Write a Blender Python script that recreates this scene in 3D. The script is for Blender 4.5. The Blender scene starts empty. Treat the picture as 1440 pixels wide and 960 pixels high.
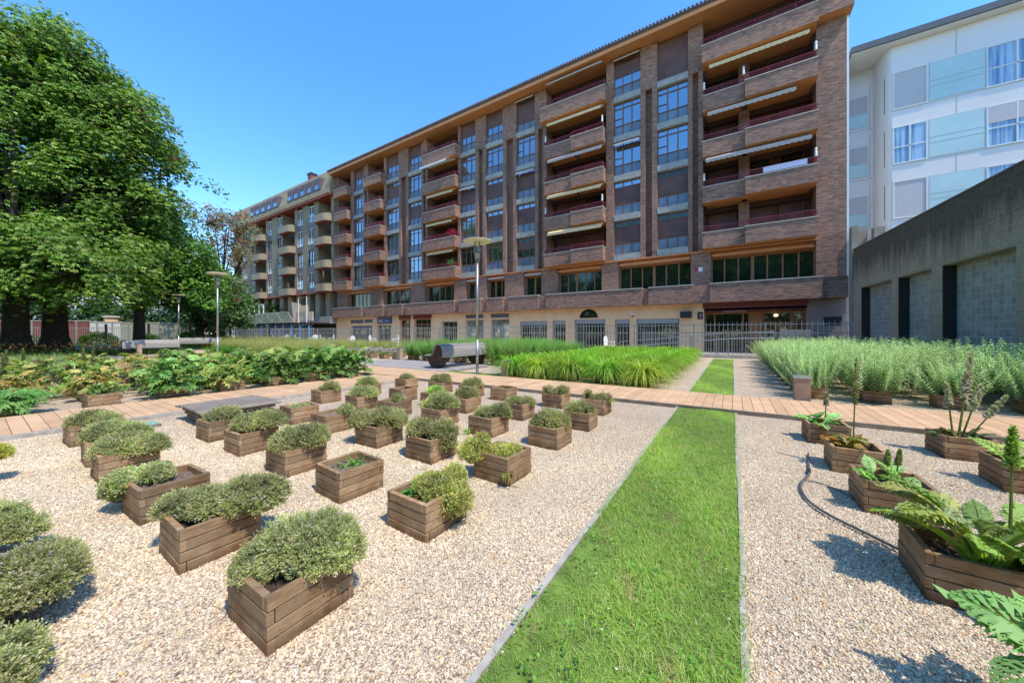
import bpy, math, random
import numpy as np
from mathutils import Vector, Matrix
R = math.radians; PI = math.pi
rng = np.random.default_rng(7); random.seed(7)
scene = bpy.context.scene
col = scene.collection
TH = math.atan(310/487); CT, ST = math.cos(TH), math.sin(TH)
def site(x, d):
    "survey metres (right of the camera, ahead of it) -> site grid X,Y"
    return (CT*x-ST*d, ST*x+CT*d)

# ------------------------------------------------------------------ materials
def new_mat(name):
    m = bpy.data.materials.new(name); m.use_nodes = True
    nt = m.node_tree; b = nt.nodes['Principled BSDF']
    return m, nt, b
def N(nt, t, **kw):
    n = nt.nodes.new(t)
    for k, v in kw.items():
        if k in n.inputs: n.inputs[k].default_value = v
        else: setattr(n, k, v)
    return n
def ramp(nt, stops, fac=None, interp='LINEAR'):
    r = nt.nodes.new('ShaderNodeValToRGB'); r.color_ramp.interpolation = interp
    while len(r.color_ramp.elements) < len(stops): r.color_ramp.elements.new(0.5)
    for e, (p, c) in zip(r.color_ramp.elements, stops):
        e.position = p; e.color = (*c, 1)
    if fac is not None: nt.links.new(fac, r.inputs[0])
    return r
def mixc(nt, mode, fac, a, b):
    m = nt.nodes.new('ShaderNodeMix'); m.data_type = 'RGBA'; m.blend_type = mode
    for s, v in ((m.inputs[0], fac), (m.inputs[6], a), (m.inputs[7], b)):
        if isinstance(v, bpy.types.NodeSocket): nt.links.new(v, s)
        elif isinstance(v, (int, float)): s.default_value = v
        else: s.default_value = (*v, 1)
    return m.outputs[2]
def math_(nt, op, a, b=None, c=None):
    m = nt.nodes.new('ShaderNodeMath'); m.operation = op
    for i, v in enumerate((a, b, c)):
        if v is None: continue
        if isinstance(v, bpy.types.NodeSocket): nt.links.new(v, m.inputs[i])
        else: m.inputs[i].default_value = v
    return m.outputs[0]
def position(nt):
    return nt.nodes.new('ShaderNodeNewGeometry').outputs['Position']
def bump(nt, b, h, strength=.5, dist=.01):
    n = N(nt, 'ShaderNodeBump', Strength=strength, Distance=dist)
    nt.links.new(h, n.inputs['Height']); nt.links.new(n.outputs[0], b.inputs['Normal'])
    return n
def noise(nt, vec, scale, detail=3, rough=.55):
    n = N(nt, 'ShaderNodeTexNoise', Scale=scale, Detail=detail, Roughness=rough)
    if vec is not None: nt.links.new(vec, n.inputs['Vector'])
    return n
def plain(name, c, rough=.7, metal=0, var=.12, scale=6, bmp=0, spec=None):
    m, nt, b = new_mat(name); p = position(nt)
    n = noise(nt, p, scale, 5)
    d = tuple(x*(1-var) for x in c); l = tuple(min(1, x*(1+var)) for x in c)
    r = ramp(nt, [(.3, d), (.7, l)], n.outputs[0])
    nt.links.new(r.outputs[0], b.inputs['Base Color'])
    b.inputs['Roughness'].default_value = rough; b.inputs['Metallic'].default_value = metal
    if spec is not None: b.inputs['Specular IOR Level'].default_value = spec
    if bmp:
        n2 = noise(nt, p, scale*12, 4); bump(nt, b, n2.outputs[0], bmp, .01)
    return m
M = {}
def build_materials():
    # gravel ground
    m, nt, b = new_mat('gravel'); p = position(nt)
    v = N(nt, 'ShaderNodeTexVoronoi', Scale=95.0, Randomness=1.0); nt.links.new(p, v.inputs['Vector'])
    sep = nt.nodes.new('ShaderNodeSeparateColor'); nt.links.new(v.outputs['Color'], sep.inputs[0])
    r = ramp(nt, [(0, (.44,.35,.25)), (.12, (.62,.50,.36)), (.35, (.72,.59,.44)), (.7, (.80,.67,.51)), (.9, (.86,.77,.64)), (1, (.68,.44,.26))], sep.outputs[0])
    n = noise(nt, p, 1.3, 6, .65)
    rr = ramp(nt, [(.3, (.84,.82,.80)), (.65, (1.02,1.0,.98))], n.outputs[0])
    c = mixc(nt, 'MULTIPLY', 1, r.outputs[0], rr.outputs[0])
    gap = ramp(nt, [(.0, (1,1,1)), (.55, (1,1,1)), (.95, (.52,.44,.36))], math_(nt, 'MULTIPLY', v.outputs['Distance'], 1.25))  # crevice shade between pebbles, painted into the colour
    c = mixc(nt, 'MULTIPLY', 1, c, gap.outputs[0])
    nt.links.new(c, b.inputs['Base Color']); b.inputs['Roughness'].default_value = .85
    h = math_(nt, 'ADD', math_(nt, 'MULTIPLY', v.outputs['Distance'], -1.0), math_(nt, 'MULTIPLY', sep.outputs[1], .35))
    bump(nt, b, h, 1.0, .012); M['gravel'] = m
    # loose stones, colour per stone
    m, nt, b = new_mat('stone_chips'); a = N(nt, 'ShaderNodeAttribute', attribute_name='col')
    nt.links.new(a.outputs['Color'], b.inputs['Base Color']); b.inputs['Roughness'].default_value = .8; M['stones'] = m
    # foliage (colour per leaf)
    def leafmat(name, trans=.28, rough=.5, hue=.03, val=.25, spec=.35):
        m, nt, b = new_mat(name); a = N(nt, 'ShaderNodeAttribute', attribute_name='col')
        oi = nt.nodes.new('ShaderNodeObjectInfo')
        hs = N(nt, 'ShaderNodeHueSaturation')
        nt.links.new(math_(nt, 'MULTIPLY_ADD', oi.outputs['Random'], hue, .5-hue/2), hs.inputs['Hue'])
        nt.links.new(math_(nt, 'MULTIPLY_ADD', oi.outputs['Random'], val, 1-val/2), hs.inputs['Value'])
        nt.links.new(a.outputs['Color'], hs.inputs['Color'])
        nt.links.new(hs.outputs[0], b.inputs['Base Color']); b.inputs['Roughness'].default_value = rough
        b.inputs['Specular IOR Level'].default_value = spec
        t = N(nt, 'ShaderNodeBsdfTranslucent'); hs2 = N(nt, 'ShaderNodeHueSaturation', Hue=.49, Saturation=1.15, Value=1.25)
        nt.links.new(hs.outputs[0], hs2.inputs['Color']); nt.links.new(hs2.outputs[0], t.inputs[0])
        mx = N(nt, 'ShaderNodeMixShader', Fac=trans)
        nt.links.new(b.outputs[0], mx.inputs[1]); nt.links.new(t.outputs[0], mx.inputs[2])
        nt.links.new(mx.outputs[0], nt.nodes['Material Output'].inputs[0]); return m
    M['leaf'] = leafmat('leaves'); M['tree_leaf'] = leafmat('tree_leaves', .34, .45, .015, .15)
    M['thyme'] = leafmat('thyme_leaves', .36, .7, .02, .22, .15); M['blade'] = leafmat('grass_blades', .35, .5, .03, .34)
    # bark
    m, nt, b = new_mat('bark'); p = position(nt)
    mp = N(nt, 'ShaderNodeMapping'); mp.inputs['Scale'].default_value = (1,1,.2); nt.links.new(p, mp.inputs[0])
    n = noise(nt, mp.outputs[0], 14, 6, .7)
    nt.links.new(ramp(nt, [(.3, (.02,.016,.012)), (.7, (.10,.08,.06))], n.outputs[0]).outputs[0], b.inputs['Base Color'])
    b.inputs['Roughness'].default_value = .9; bump(nt, b, n.outputs[0], .8, .05); M['bark'] = m
    # planter wood, grain along the plank
    def wood(name, cols, grey=(.30,.27,.23), greyamt=.5, ph=.058, scale=1.0, axis='xy'):
        m, nt, b = new_mat(name)
        tc = nt.nodes.new('ShaderNodeTexCoord'); oi = nt.nodes.new('ShaderNodeObjectInfo')
        s = nt.nodes.new('ShaderNodeSeparateXYZ'); nt.links.new(tc.outputs['Object'], s.inputs[0])
        along = math_(nt, 'ADD', s.outputs[0], s.outputs[1]) if axis == 'xy' else s.outputs['XYZ'.index(axis)]
        row = math_(nt, 'FLOOR', math_(nt, 'DIVIDE', s.outputs[2], ph)) if axis == 'xy' else math_(nt, 'FLOOR', math_(nt, 'DIVIDE', s.outputs[1 if axis == 'X' else 0], ph))
        off = math_(nt, 'MULTIPLY_ADD', oi.outputs['Random'], 31.7, math_(nt, 'MULTIPLY', row, 3.13))
        cb = nt.nodes.new('ShaderNodeCombineXYZ')
        nt.links.new(math_(nt, 'MULTIPLY_ADD', along, 2.2*scale, off), cb.inputs[0])
        nt.links.new(math_(nt, 'MULTIPLY', math_(nt, 'SUBTRACT', s.outputs[0], s.outputs[1]), 30*scale if axis != 'xy' else 6), cb.inputs[1])
        nt.links.new(math_(nt, 'MULTIPLY_ADD', s.outputs[2], 55, off), cb.inputs[2])
        g = noise(nt, cb.outputs[0], 2.0, 9, .72)
        wn = N(nt, 'ShaderNodeTexWhiteNoise', noise_dimensions='1D'); nt.links.new(off, wn.inputs['W'])
        c1 = ramp(nt, [(.25, cols[0]), (.5, cols[1]), (.75, cols[2])], g.outputs[0])
        big = noise(nt, tc.outputs['Object'], 5, 5, .7)
        blend = ramp(nt, [(.40, (0,0,0)), (.66, (greyamt,)*3)], big.outputs[0])
        c2 = mixc(nt, 'MIX', blend.outputs[0], c1.outputs[0], grey)
        c3 = mixc(nt, 'MULTIPLY', 1, c2, ramp(nt, [(0, (.72,.72,.72)), (1, (1.15,1.12,1.1))], wn.outputs[0]).outputs[0])
        if axis == 'xy':                                # damp, soil-stained foot of the crate
            foot = ramp(nt, [(.0, (.50,.45,.40)), (.35, (1,1,1))], math_(nt, 'ADD', math_(nt, 'DIVIDE', math_(nt, 'ADD', s.outputs[2], 0.0), .25), math_(nt, 'MULTIPLY_ADD', big.outputs[0], .5, -.25)))
            c3 = mixc(nt, 'MULTIPLY', 1, c3, foot.outputs[0])
        hs = N(nt, 'ShaderNodeHueSaturation'); nt.links.new(c3, hs.inputs['Color'])
        nt.links.new(math_(nt, 'MULTIPLY_ADD', oi.outputs['Random'], .5, .74), hs.inputs['Value'])
        nt.links.new(hs.outputs[0], b.inputs['Base Color']); b.inputs['Roughness'].default_value = .75
        bump(nt, b, g.outputs[0], .5, .006); return m
    M['crate'] = wood('planter_wood', [(.08,.042,.02), (.29,.165,.075), (.52,.33,.165)], (.42,.32,.21), .7)
    M['table_wood'] = wood('table_wood', [(.09,.075,.06), (.20,.165,.13), (.30,.26,.21)], (.30,.27,.23), .6, .12, 1.0, 'Y')
    M['slat'] = wood('bench_slat', [(.28,.26,.23), (.42,.40,.36), (.55,.52,.47)], (.50,.48,.45), .5, .07, .8, 'Y')
    # boardwalk
    def deck(name, c0, c1, axis, w=.145):
        m, nt, b = new_mat(name); p = position(nt)
        s = nt.nodes.new('ShaderNodeSeparateXYZ'); nt.links.new(p, s.inputs[0])
        a = s.outputs[axis]; wn = N(nt, 'ShaderNodeTexWhiteNoise', noise_dimensions='1D')
        nt.links.new(math_(nt, 'FLOOR', math_(nt, 'DIVIDE', a, w)), wn.inputs['W'])
        mp = N(nt, 'ShaderNodeMapping'); mp.inputs['Scale'].default_value = (40,3,1) if axis == 0 else (3,40,1)
        nt.links.new(p, mp.inputs[0]); n = noise(nt, mp.outputs[0], 1, 5, .6); n2 = noise(nt, p, 2.2, 5, .7)
        cc = mixc(nt, 'MIX', math_(nt, 'MULTIPLY_ADD', wn.outputs[0], .6, math_(nt, 'MULTIPLY', n.outputs[0], .4)), c0, c1)
        cc = mixc(nt, 'MULTIPLY', 1, cc, ramp(nt, [(.3, (.8,.78,.76)), (.65, (1.05,1.05,1.05))], n2.outputs[0]).outputs[0])
        nt.links.new(cc, b.inputs['Base Color']); b.inputs['Roughness'].default_value = .8
        bump(nt, b, n.outputs[0], .3, .004); return m
    M['deck_x'] = deck('boardwalk_boards', (.53,.335,.185), (.69,.45,.265), 0)
    M['deck_y'] = deck('side_boardwalk_boards', (.53,.335,.185), (.69,.45,.265), 1)
    M['deck_grey'] = deck('grey_deck_boards', (.30,.27,.25), (.42,.385,.36), 1)
    M['rim'] = plain('edging_board', (.22,.19,.15), .85, var=.3, scale=8, bmp=.4)
    M['kerb'] = plain('lawn_edging', (.40,.37,.32), .9, var=.25, scale=9, bmp=.4)
    M['lawn'] = plain('lawn_soil', (.12,.20,.03), .95, var=.45, scale=9, bmp=.6)
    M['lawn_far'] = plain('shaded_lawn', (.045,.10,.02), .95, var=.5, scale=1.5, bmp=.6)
    M['soil'] = plain('potting_soil', (.11,.075,.05), .95, var=.6, scale=60, bmp=1.0)
    M['drysoil'] = plain('dry_soil', (.25,.19,.14), .95, var=.5, scale=50, bmp=1.0)
    M['pavement'] = plain('pavement', (.34,.31,.28), .85, var=.15, scale=3, bmp=.2)
    M['asphalt'] = plain('far_ground', (.16,.17,.11), .95, var=.3, scale=.2)
    # brick
    def brick(name, c1, c2, mortar, sc=1.0):
        m, nt, b = new_mat(name); p = position(nt)
        s = nt.nodes.new('ShaderNodeSeparateXYZ'); nt.links.new(p, s.inputs[0])
        cb = nt.nodes.new('ShaderNodeCombineXYZ')
        nt.links.new(math_(nt, 'ADD', s.outputs[0], s.outputs[1]), cb.inputs[0]); nt.links.new(s.outputs[2], cb.inputs[1])
        t = N(nt, 'ShaderNodeTexBrick', Scale=1.0)
        t.inputs['Brick Width'].default_value = .25*sc; t.inputs['Row Height'].default_value = .072*sc
        t.inputs['Mortar Size'].default_value = .009; t.inputs['Mortar Smooth'].default_value = .3
        t.inputs['Color1'].default_value = (*c1, 1); t.inputs['Color2'].default_value = (*c2, 1); t.inputs['Mortar'].default_value = (*mortar, 1)
        t.offset = .5; nt.links.new(cb.outputs[0], t.inputs['Vector'])
        mp = N(nt, 'ShaderNodeMapping'); mp.inputs['Scale'].default_value = (4,13.9,1); nt.links.new(cb.outputs[0], mp.inputs[0])
        cellv = N(nt, 'ShaderNodeTexVoronoi', Scale=1.0, Randomness=.4); nt.links.new(mp.outputs[0], cellv.inputs['Vector'])
        sp = nt.nodes.new('ShaderNodeSeparateColor'); nt.links.new(cellv.outputs['Color'], sp.inputs[0])
        tint = ramp(nt, [(0, (.66,.62,.62)), (.4, (.93,.92,.92)), (.8, (1.06,1.03,1.0)), (1, (1.35,1.15,1.02))], sp.outputs[0])
        big = noise(nt, p, .55, 5, .6)
        cc = mixc(nt, 'MULTIPLY', 1, t.outputs[0], tint.outputs[0])
        cc = mixc(nt, 'MULTIPLY', 1, cc, ramp(nt, [(.3, (.8,.8,.82)), (.7, (1.12,1.08,1.05))], big.outputs[0]).outputs[0])
        nt.links.new(cc, b.inputs['Base Color']); b.inputs['Roughness'].default_value = .9
        hh = math_(nt, 'ADD', math_(nt, 'MULTIPLY', t.outputs[1], -1), math_(nt, 'MULTIPLY', sp.outputs[1], .8))
        bump(nt, b, hh, .9, .03); return m
    M['brick'] = brick('rustic_brick', (.44,.245,.165), (.30,.165,.12), (.42,.34,.27))
    M['brick_d'] = brick('dark_brick', (.22,.12,.09), (.15,.085,.07), (.2,.16,.14))
    M['ochre'] = plain('ochre_soffit', (.64,.27,.10), .6, var=.08, scale=2)
    M['maroon'] = plain('maroon_paint', (.17,.03,.025), .5, var=.1)
    M['red_soffit'] = plain('red_soffit', (.40,.07,.04), .6, var=.1)
    M['railing'] = plain('red_railing', (.26,.03,.04), .4, var=.05)
    M['coping'] = plain('pale_coping', (.55,.50,.43), .8, var=.15, scale=5)
    M['concrete_sill'] = plain('concrete_sill', (.36,.35,.31), .9, var=.2, scale=4)
    M['frame'] = plain('brown_frame', (.20,.085,.04), .5, var=.1)
    M['frame_or'] = plain('orange_frame', (.34,.15,.06), .5, var=.1)
    M['shutter'] = ruled('brown_shutter', (.135,.068,.055), .05)
    M['panel'] = plain('spandrel_glass', (.16,.21,.27), .12, var=.25, scale=1.2)
    M['dark'] = plain('dark_interior', (.02,.015,.013), .9)
    M['darkbrown'] = plain('brown_interior', (.07,.035,.025), .8)
    M['awning'] = plain('cream_awning', (.72,.56,.30), .8, var=.12, scale=8)
    M['awning_g'] = plain('grey_awning', (.48,.42,.38), .8, var=.1, scale=8)
    M['white'] = plain('white_paint', (.78,.78,.76), .5, var=.05)
    M['tile'] = plain('clay_tile', (.20,.10,.07), .85, var=.4, scale=4)
    M['render'] = plain('cream_render', (.88,.57,.31), .9, var=.10, scale=1.1, bmp=.15)
    M['beige'] = plain('olive_concrete', (.27,.215,.135), .9, var=.14, scale=.8, bmp=.2)
    M['beige_l'] = plain('pale_concrete', (.33,.265,.17), .9, var=.12, scale=.8)
    M['purple'] = plain('purple_cladding', (.13,.085,.10), .5, var=.1)
    M['wpanel'] = plain('white_cladding', (.80,.75,.71), .4, var=.03, scale=.6)
    M['joint'] = plain('panel_joint', (.30,.30,.31), .8)
    M['teal'] = plain('frosted_teal_glass', (.52,.68,.67), .25, var=.06, scale=.7)
    M['blind'] = plain('grey_blind', (.56,.53,.53), .8, var=.04)
    M['curtain'] = curtain()
    M['fascia'] = plain('dark_fascia', (.10,.115,.13), .6)
    M['metal'] = plain('galvanised_steel', (.42,.43,.43), .38, metal=.75, var=.12)
    M['fence'] = plain('fence_steel', (.36,.36,.35), .5, metal=.3, var=.12)
    M['cream_lamp'] = plain('lamp_enamel', (.78,.70,.52), .4, var=.04)
    M['lampglass'] = plain('lamp_glass', (.42,.40,.26), .2, var=.2, scale=20)
    M['rust'] = plain('dark_rusty_steel', (.075,.045,.035), .55, metal=.3, var=.35, scale=9)
    M['blue'] = plain('blue_tarp', (.04,.28,.85), .6)
    M['navy'] = plain('navy_sign', (.03,.035,.16), .4)
    M['black'] = plain('black_plastic', (.02,.02,.02), .5)
    M['hose'] = plain('grey_hose', (.10,.105,.11), .45, var=.2)
    M['redsign'] = plain('red_sign', (.55,.03,.03), .5)
    M['tealbox'] = plain('teal_glass', (.34,.52,.48), .12, var=.12, scale=20)
    M['scaffold'] = plain('scaffold_mesh', (.62,.60,.48), .7, var=.25, scale=2)
    M['redwall'] = plain('red_boards', (.24,.07,.055), .8, var=.2)
    M['greenwall'] = plain('pale_green_wall', (.36,.38,.30), .8, var=.12)
    M['plaster'] = plain('far_plaster', (.66,.64,.62), .9, var=.06)
    M['redroof'] = plain('far_red_roof', (.42,.14,.09), .9, var=.15)
    m, nt, b = new_mat('glow_bulb'); b.inputs['Emission Color'].default_value = (1,.75,.4,1); b.inputs['Emission Strength'].default_value = 1.5; M['bulb'] = m
    # glass with a dark room behind it
    def glass(name, base, mixf, tint=(1,1,1)):
        m, nt, b = new_mat(name); p = position(nt)
        n = noise(nt, p, .9, 4)
        nt.links.new(ramp(nt, [(.35, tuple(x*.5 for x in base)), (.65, base)], n.outputs[0]).outputs[0], b.inputs['Base Color'])
        b.inputs['Roughness'].default_value = .08
        g = N(nt, 'ShaderNodeBsdfGlossy', Roughness=.03); g.inputs[0].default_value = (*tint, 1)
        n3 = noise(nt, p, 1.1, 2); bm = N(nt, 'ShaderNodeBump', Strength=.12, Distance=.04)
        nt.links.new(n3.outputs[0], bm.inputs['Height']); nt.links.new(bm.outputs[0], g.inputs['Normal'])
        mx = N(nt, 'ShaderNodeMixShader', Fac=mixf); nt.links.new(b.outputs[0], mx.inputs[1]); nt.links.new(g.outputs[0], mx.inputs[2])
        nt.links.new(mx.outputs[0], nt.nodes['Material Output'].inputs[0]); return m
    M['glass'] = glass('window_glass', (.05,.06,.075), .38, (.75,.88,1.0))
    M['glass_dark'] = glass('shop_glass', (.02,.033,.02), .05, (.7,.9,.75)); M['glass_dark'].node_tree.nodes['Principled BSDF'].inputs['Specular IOR Level'].default_value = .25  # dark green of mirrored trees put into the glass colour and tint
    M['glass_pale'] = glass('curtained_glass', (.30,.36,.34), .15)
    # old concrete wall with black weathering
    m, nt, b = new_mat('weathered_concrete'); p = position(nt)
    s = nt.nodes.new('ShaderNodeSeparateXYZ'); nt.links.new(p, s.inputs[0])
    mp = N(nt, 'ShaderNodeMapping'); mp.inputs['Scale'].default_value = (1.6,1.6,.22); nt.links.new(p, mp.inputs[0])
    st = noise(nt, mp.outputs[0], 1.6, 7, .7); fine = noise(nt, p, 9, 6, .7)
    k = math_(nt, 'ADD', math_(nt, 'MULTIPLY', math_(nt, 'SUBTRACT', s.outputs[2], 3.9), .40), math_(nt, 'MULTIPLY', math_(nt, 'SUBTRACT', st.outputs[0], .5), 1.3))
    base = ramp(nt, [(.3, (.34,.27,.18)), (.7, (.52,.42,.29))], fine.outputs[0])
    dark = ramp(nt, [(.3, (.06,.05,.036)), (.7, (.145,.12,.085))], fine.outputs[0])
    cc = mixc(nt, 'MIX', ramp(nt, [(.0, (.08,)*3), (.45, (.95,)*3)], k).outputs[0], base.outputs[0], dark.outputs[0])
    yy = s.outputs[1]
    def line(v, per, w):
        fr = math_(nt, 'FRACT', math_(nt, 'DIVIDE', v, per)); return math_(nt, 'LESS_THAN', fr, w/per)
    jl = math_(nt, 'MAXIMUM', line(yy, 2.4, .02), line(s.outputs[2], .93, .018))
    cc = mixc(nt, 'MIX', math_(nt, 'MULTIPLY', jl, .45), cc, (.04,.04,.035))
    nt.links.new(cc, b.inputs['Base Color']); b.inputs['Roughness'].default_value = .95; bump(nt, b, fine.outputs[0], .4, .02); M['oldwall'] = m
    # glass blocks
    m, nt, b = new_mat('glass_blocks'); p = position(nt)
    s = nt.nodes.new('ShaderNodeSeparateXYZ'); nt.links.new(p, s.inputs[0])
    def edge(v, per):
        fr = math_(nt, 'FRACT', math_(nt, 'DIVIDE', v, per)); return math_(nt, 'ABSOLUTE', math_(nt, 'SUBTRACT', fr, .5))
    e = math_(nt, 'MAXIMUM', edge(s.outputs[1], .235), edge(s.outputs[2], .235))
    n = noise(nt, p, 3.5, 5); wn = N(nt, 'ShaderNodeTexWhiteNoise', noise_dimensions='2D')
    cb = nt.nodes.new('ShaderNodeCombineXYZ')
    nt.links.new(math_(nt, 'FLOOR', math_(nt, 'DIVIDE', s.outputs[1], .235)), cb.inputs[0]); nt.links.new(math_(nt, 'FLOOR', math_(nt, 'DIVIDE', s.outputs[2], .235)), cb.inputs[1])
    nt.links.new(cb.outputs[0], wn.inputs['Vector'])
    bc = mixc(nt, 'MIX', wn.outputs[0], (.33,.33,.28), (.45,.45,.39))
    bc = mixc(nt, 'MULTIPLY', 1, bc, ramp(nt, [(.3, (.7,.7,.7)), (.7, (1.15,1.15,1.1))], n.outputs[0]).outputs[0])
    cc = mixc(nt, 'MIX', math_(nt, 'GREATER_THAN', e, .462), bc, (.55,.56,.54))
    nt.links.new(cc, b.inputs['Base Color']); b.inputs['Roughness'].default_value = .3
    bump(nt, b, math_(nt, 'MULTIPLY', e, -1), .5, .03); M['blocks'] = m
def ruled(name, c, per):
    m, nt, b = new_mat(name); p = position(nt); s = nt.nodes.new('ShaderNodeSeparateXYZ'); nt.links.new(p, s.inputs[0])
    fr = math_(nt, 'FRACT', math_(nt, 'DIVIDE', s.outputs[2], per))
    n = noise(nt, p, .8, 3)
    cc = mixc(nt, 'MULTIPLY', 1, c, ramp(nt, [(0, (.7,.7,.7)), (.2, (1,1,1)), (.85, (1.1,1.1,1.1)), (1, (.8,.8,.8))], fr).outputs[0])
    cc = mixc(nt, 'MULTIPLY', 1, cc, ramp(nt, [(.35, (.75,.75,.8)), (.65, (1.2,1.15,1.1))], n.outputs[0]).outputs[0])
    nt.links.new(cc, b.inputs['Base Color']); b.inputs['Roughness'].default_value = .6; bump(nt, b, fr, .3, .01); return m
def curtain():
    m, nt, b = new_mat('pale_curtain'); p = position(nt)
    mp = N(nt, 'ShaderNodeMapping'); mp.inputs['Scale'].default_value = (9,9,.3); nt.links.new(p, mp.inputs[0])
    n = noise(nt, mp.outputs[0], 1, 3)
    nt.links.new(ramp(nt, [(.35, (.13,.25,.42)), (.6, (.42,.58,.75))], n.outputs[0]).outputs[0], b.inputs['Base Color']); b.inputs['Roughness'].default_value = .12
    return m
build_materials()
def towel_mat():
    m, nt, b = new_mat('striped_cloth'); s = nt.nodes.new('ShaderNodeSeparateXYZ'); nt.links.new(position(nt), s.inputs[0])
    fr = math_(nt, 'FRACT', math_(nt, 'MULTIPLY', s.outputs[2], 14)); nt.links.new(mixc(nt, 'MIX', math_(nt, 'GREATER_THAN', fr, .5), (.75,.75,.78), (.20,.26,.55)), b.inputs['Base Color']); return m

# ------------------------------------------------------------------ mesh helpers
class MB:
    def __init__(s): s.v = []; s.f = []; s.m = []
    def add(s, vs, fs, m=0):
        o = len(s.v); s.v += [tuple(v) for v in vs]; s.f += [tuple(i+o for i in f) for f in fs]; s.m += [m]*len(fs); return s
    def box(s, x0, x1, y0, y1, z0, z1, m=0):
        v = [(x0,y0,z0),(x1,y0,z0),(x1,y1,z0),(x0,y1,z0),(x0,y0,z1),(x1,y0,z1),(x1,y1,z1),(x0,y1,z1)]
        return s.add(v, [(0,3,2,1),(4,5,6,7),(0,1,5,4),(1,2,6,5),(2,3,7,6),(3,0,4,7)], m)
    def bar(s, a, b, w, h=None, m=0):
        a, b = Vector(a), Vector(b); h = h or w; d = (b-a).normalized()
        up = Vector((0,0,1)) if abs(d.z) < .95 else Vector((0,1,0))
        x = d.cross(up).normalized()*w/2; y = x.cross(d).normalized()*h/2
        v = [a-x-y, a+x-y, a+x+y, a-x+y, b-x-y, b+x-y, b+x+y, b-x+y]
        return s.add(v, [(0,3,2,1),(4,5,6,7),(0,1,5,4),(1,2,6,5),(2,3,7,6),(3,0,4,7)], m)
    def tube(s, pts, rad, n=8, m=0, cap=True):
        pts = [Vector(p) for p in pts]; r = rad if isinstance(rad, (list, tuple)) else [rad]*len(pts)
        rings = []; ref = Vector((.3,.2,1)).normalized()
        for i, p in enumerate(pts):
            d = (pts[min(i+1, len(pts)-1)]-pts[max(i-1, 0)]).normalized()
            if abs(d.dot(ref)) > .93: rr = Vector((1,0,0))
            else: rr = ref
            x = d.cross(rr).normalized(); y = d.cross(x).normalized()
            rings += [p+(x*math.cos(2*PI*k/n)+y*math.sin(2*PI*k/n))*r[i] for k in range(n)]
        f = [(i*n+k, i*n+(k+1) % n, (i+1)*n+(k+1) % n, (i+1)*n+k) for i in range(len(pts)-1) for k in range(n)]
        if cap: f += [tuple(range(n))[::-1], tuple((len(pts)-1)*n+k for k in range(n))]
        return s.add(rings, f, m)
    def lathe(s, prof, cx=0, cy=0, n=24, m=0):
        v = [(cx+r*math.cos(2*PI*k/n), cy+r*math.sin(2*PI*k/n), z) for r, z in prof for k in range(n)]
        f = [(i*n+k, i*n+(k+1) % n, (i+1)*n+(k+1) % n, (i+1)*n+k) for i in range(len(prof)-1) for k in range(n)]
        return s.add(v, f, m)
    def prism(s, poly, axis, a, b, m=0):
        "extrude a 2-D polygon along axis x, y or z"
        def P(p, t): return {'x': (t,p[0],p[1]), 'y': (p[0],t,p[1]), 'z': (p[0],p[1],t)}[axis]
        n = len(poly); v = [P(p, a) for p in poly]+[P(p, b) for p in poly]
        f = [tuple(range(n))[::-1], tuple(range(n, 2*n))]+[(i, (i+1) % n, n+(i+1) % n, n+i) for i in range(n)]
        return s.add(v, f, m)
    def build(s, name, mats, parent=None, loc=None, smooth=False, kind=None, label=None, cat=None, group=None, bevel=0):
        me = bpy.data.meshes.new(name)
        L = Vector(loc) if loc is not None else (ORG(parent) if parent else Vector((0,0,0)))
        me.from_pydata([(v[0]-L.x, v[1]-L.y, v[2]-L.z) for v in s.v], [], s.f)
        if not isinstance(mats, (list, tuple)): mats = [mats]
        for mt in mats: me.materials.append(mt)
        me.polygons.foreach_set('material_index', s.m); me.update()
        if smooth: me.shade_smooth()
        return link(name, me, parent, L if not parent else None, kind, label, cat, group, bevel)
_org = {}
def ORG(o): return _org.get(o.name, Vector((0,0,0)))
def link(name, me, parent=None, loc=None, kind=None, label=None, cat=None, group=None, bevel=0):
    o = bpy.data.objects.new(name, me); col.objects.link(o)
    if parent: o.parent = parent; _org[o.name] = ORG(parent)
    else:
        o.location = loc if loc is not None else (0,0,0); _org[o.name] = Vector(o.location)
    tag(o, label, cat, group, kind)
    if bevel:
        b = o.modifiers.new('bevel', 'BEVEL'); b.width = bevel; b.segments = 2; b.limit_method = 'ANGLE'
    return o
def tag(o, label=None, cat=None, group=None, kind=None):
    for k, v in (('label', label), ('category', cat), ('group', group), ('kind', kind)):
        if v: o[k] = v
    return o
def empty(name, loc, label, cat, group=None, rz=0):
    o = bpy.data.objects.new(name, None); col.objects.link(o); o.location = loc; o.rotation_euler.z = rz
    o.empty_display_size = .2; _org[o.name] = Vector(loc); return tag(o, label, cat, group)
def dup(src, loc, rz, label, group=None, scale=None, parent=None):
    c = src.copy(); col.objects.link(c)
    if parent is None:
        c.location = loc; c.rotation_euler.z = rz
        if scale: c.scale = scale if isinstance(scale, tuple) else (scale,)*3
        if label: c['label'] = label
        if group: c['group'] = group
    else: c.parent = parent
    for ch in src.children: dup(ch, None, 0, None, parent=c)
    return c

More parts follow.
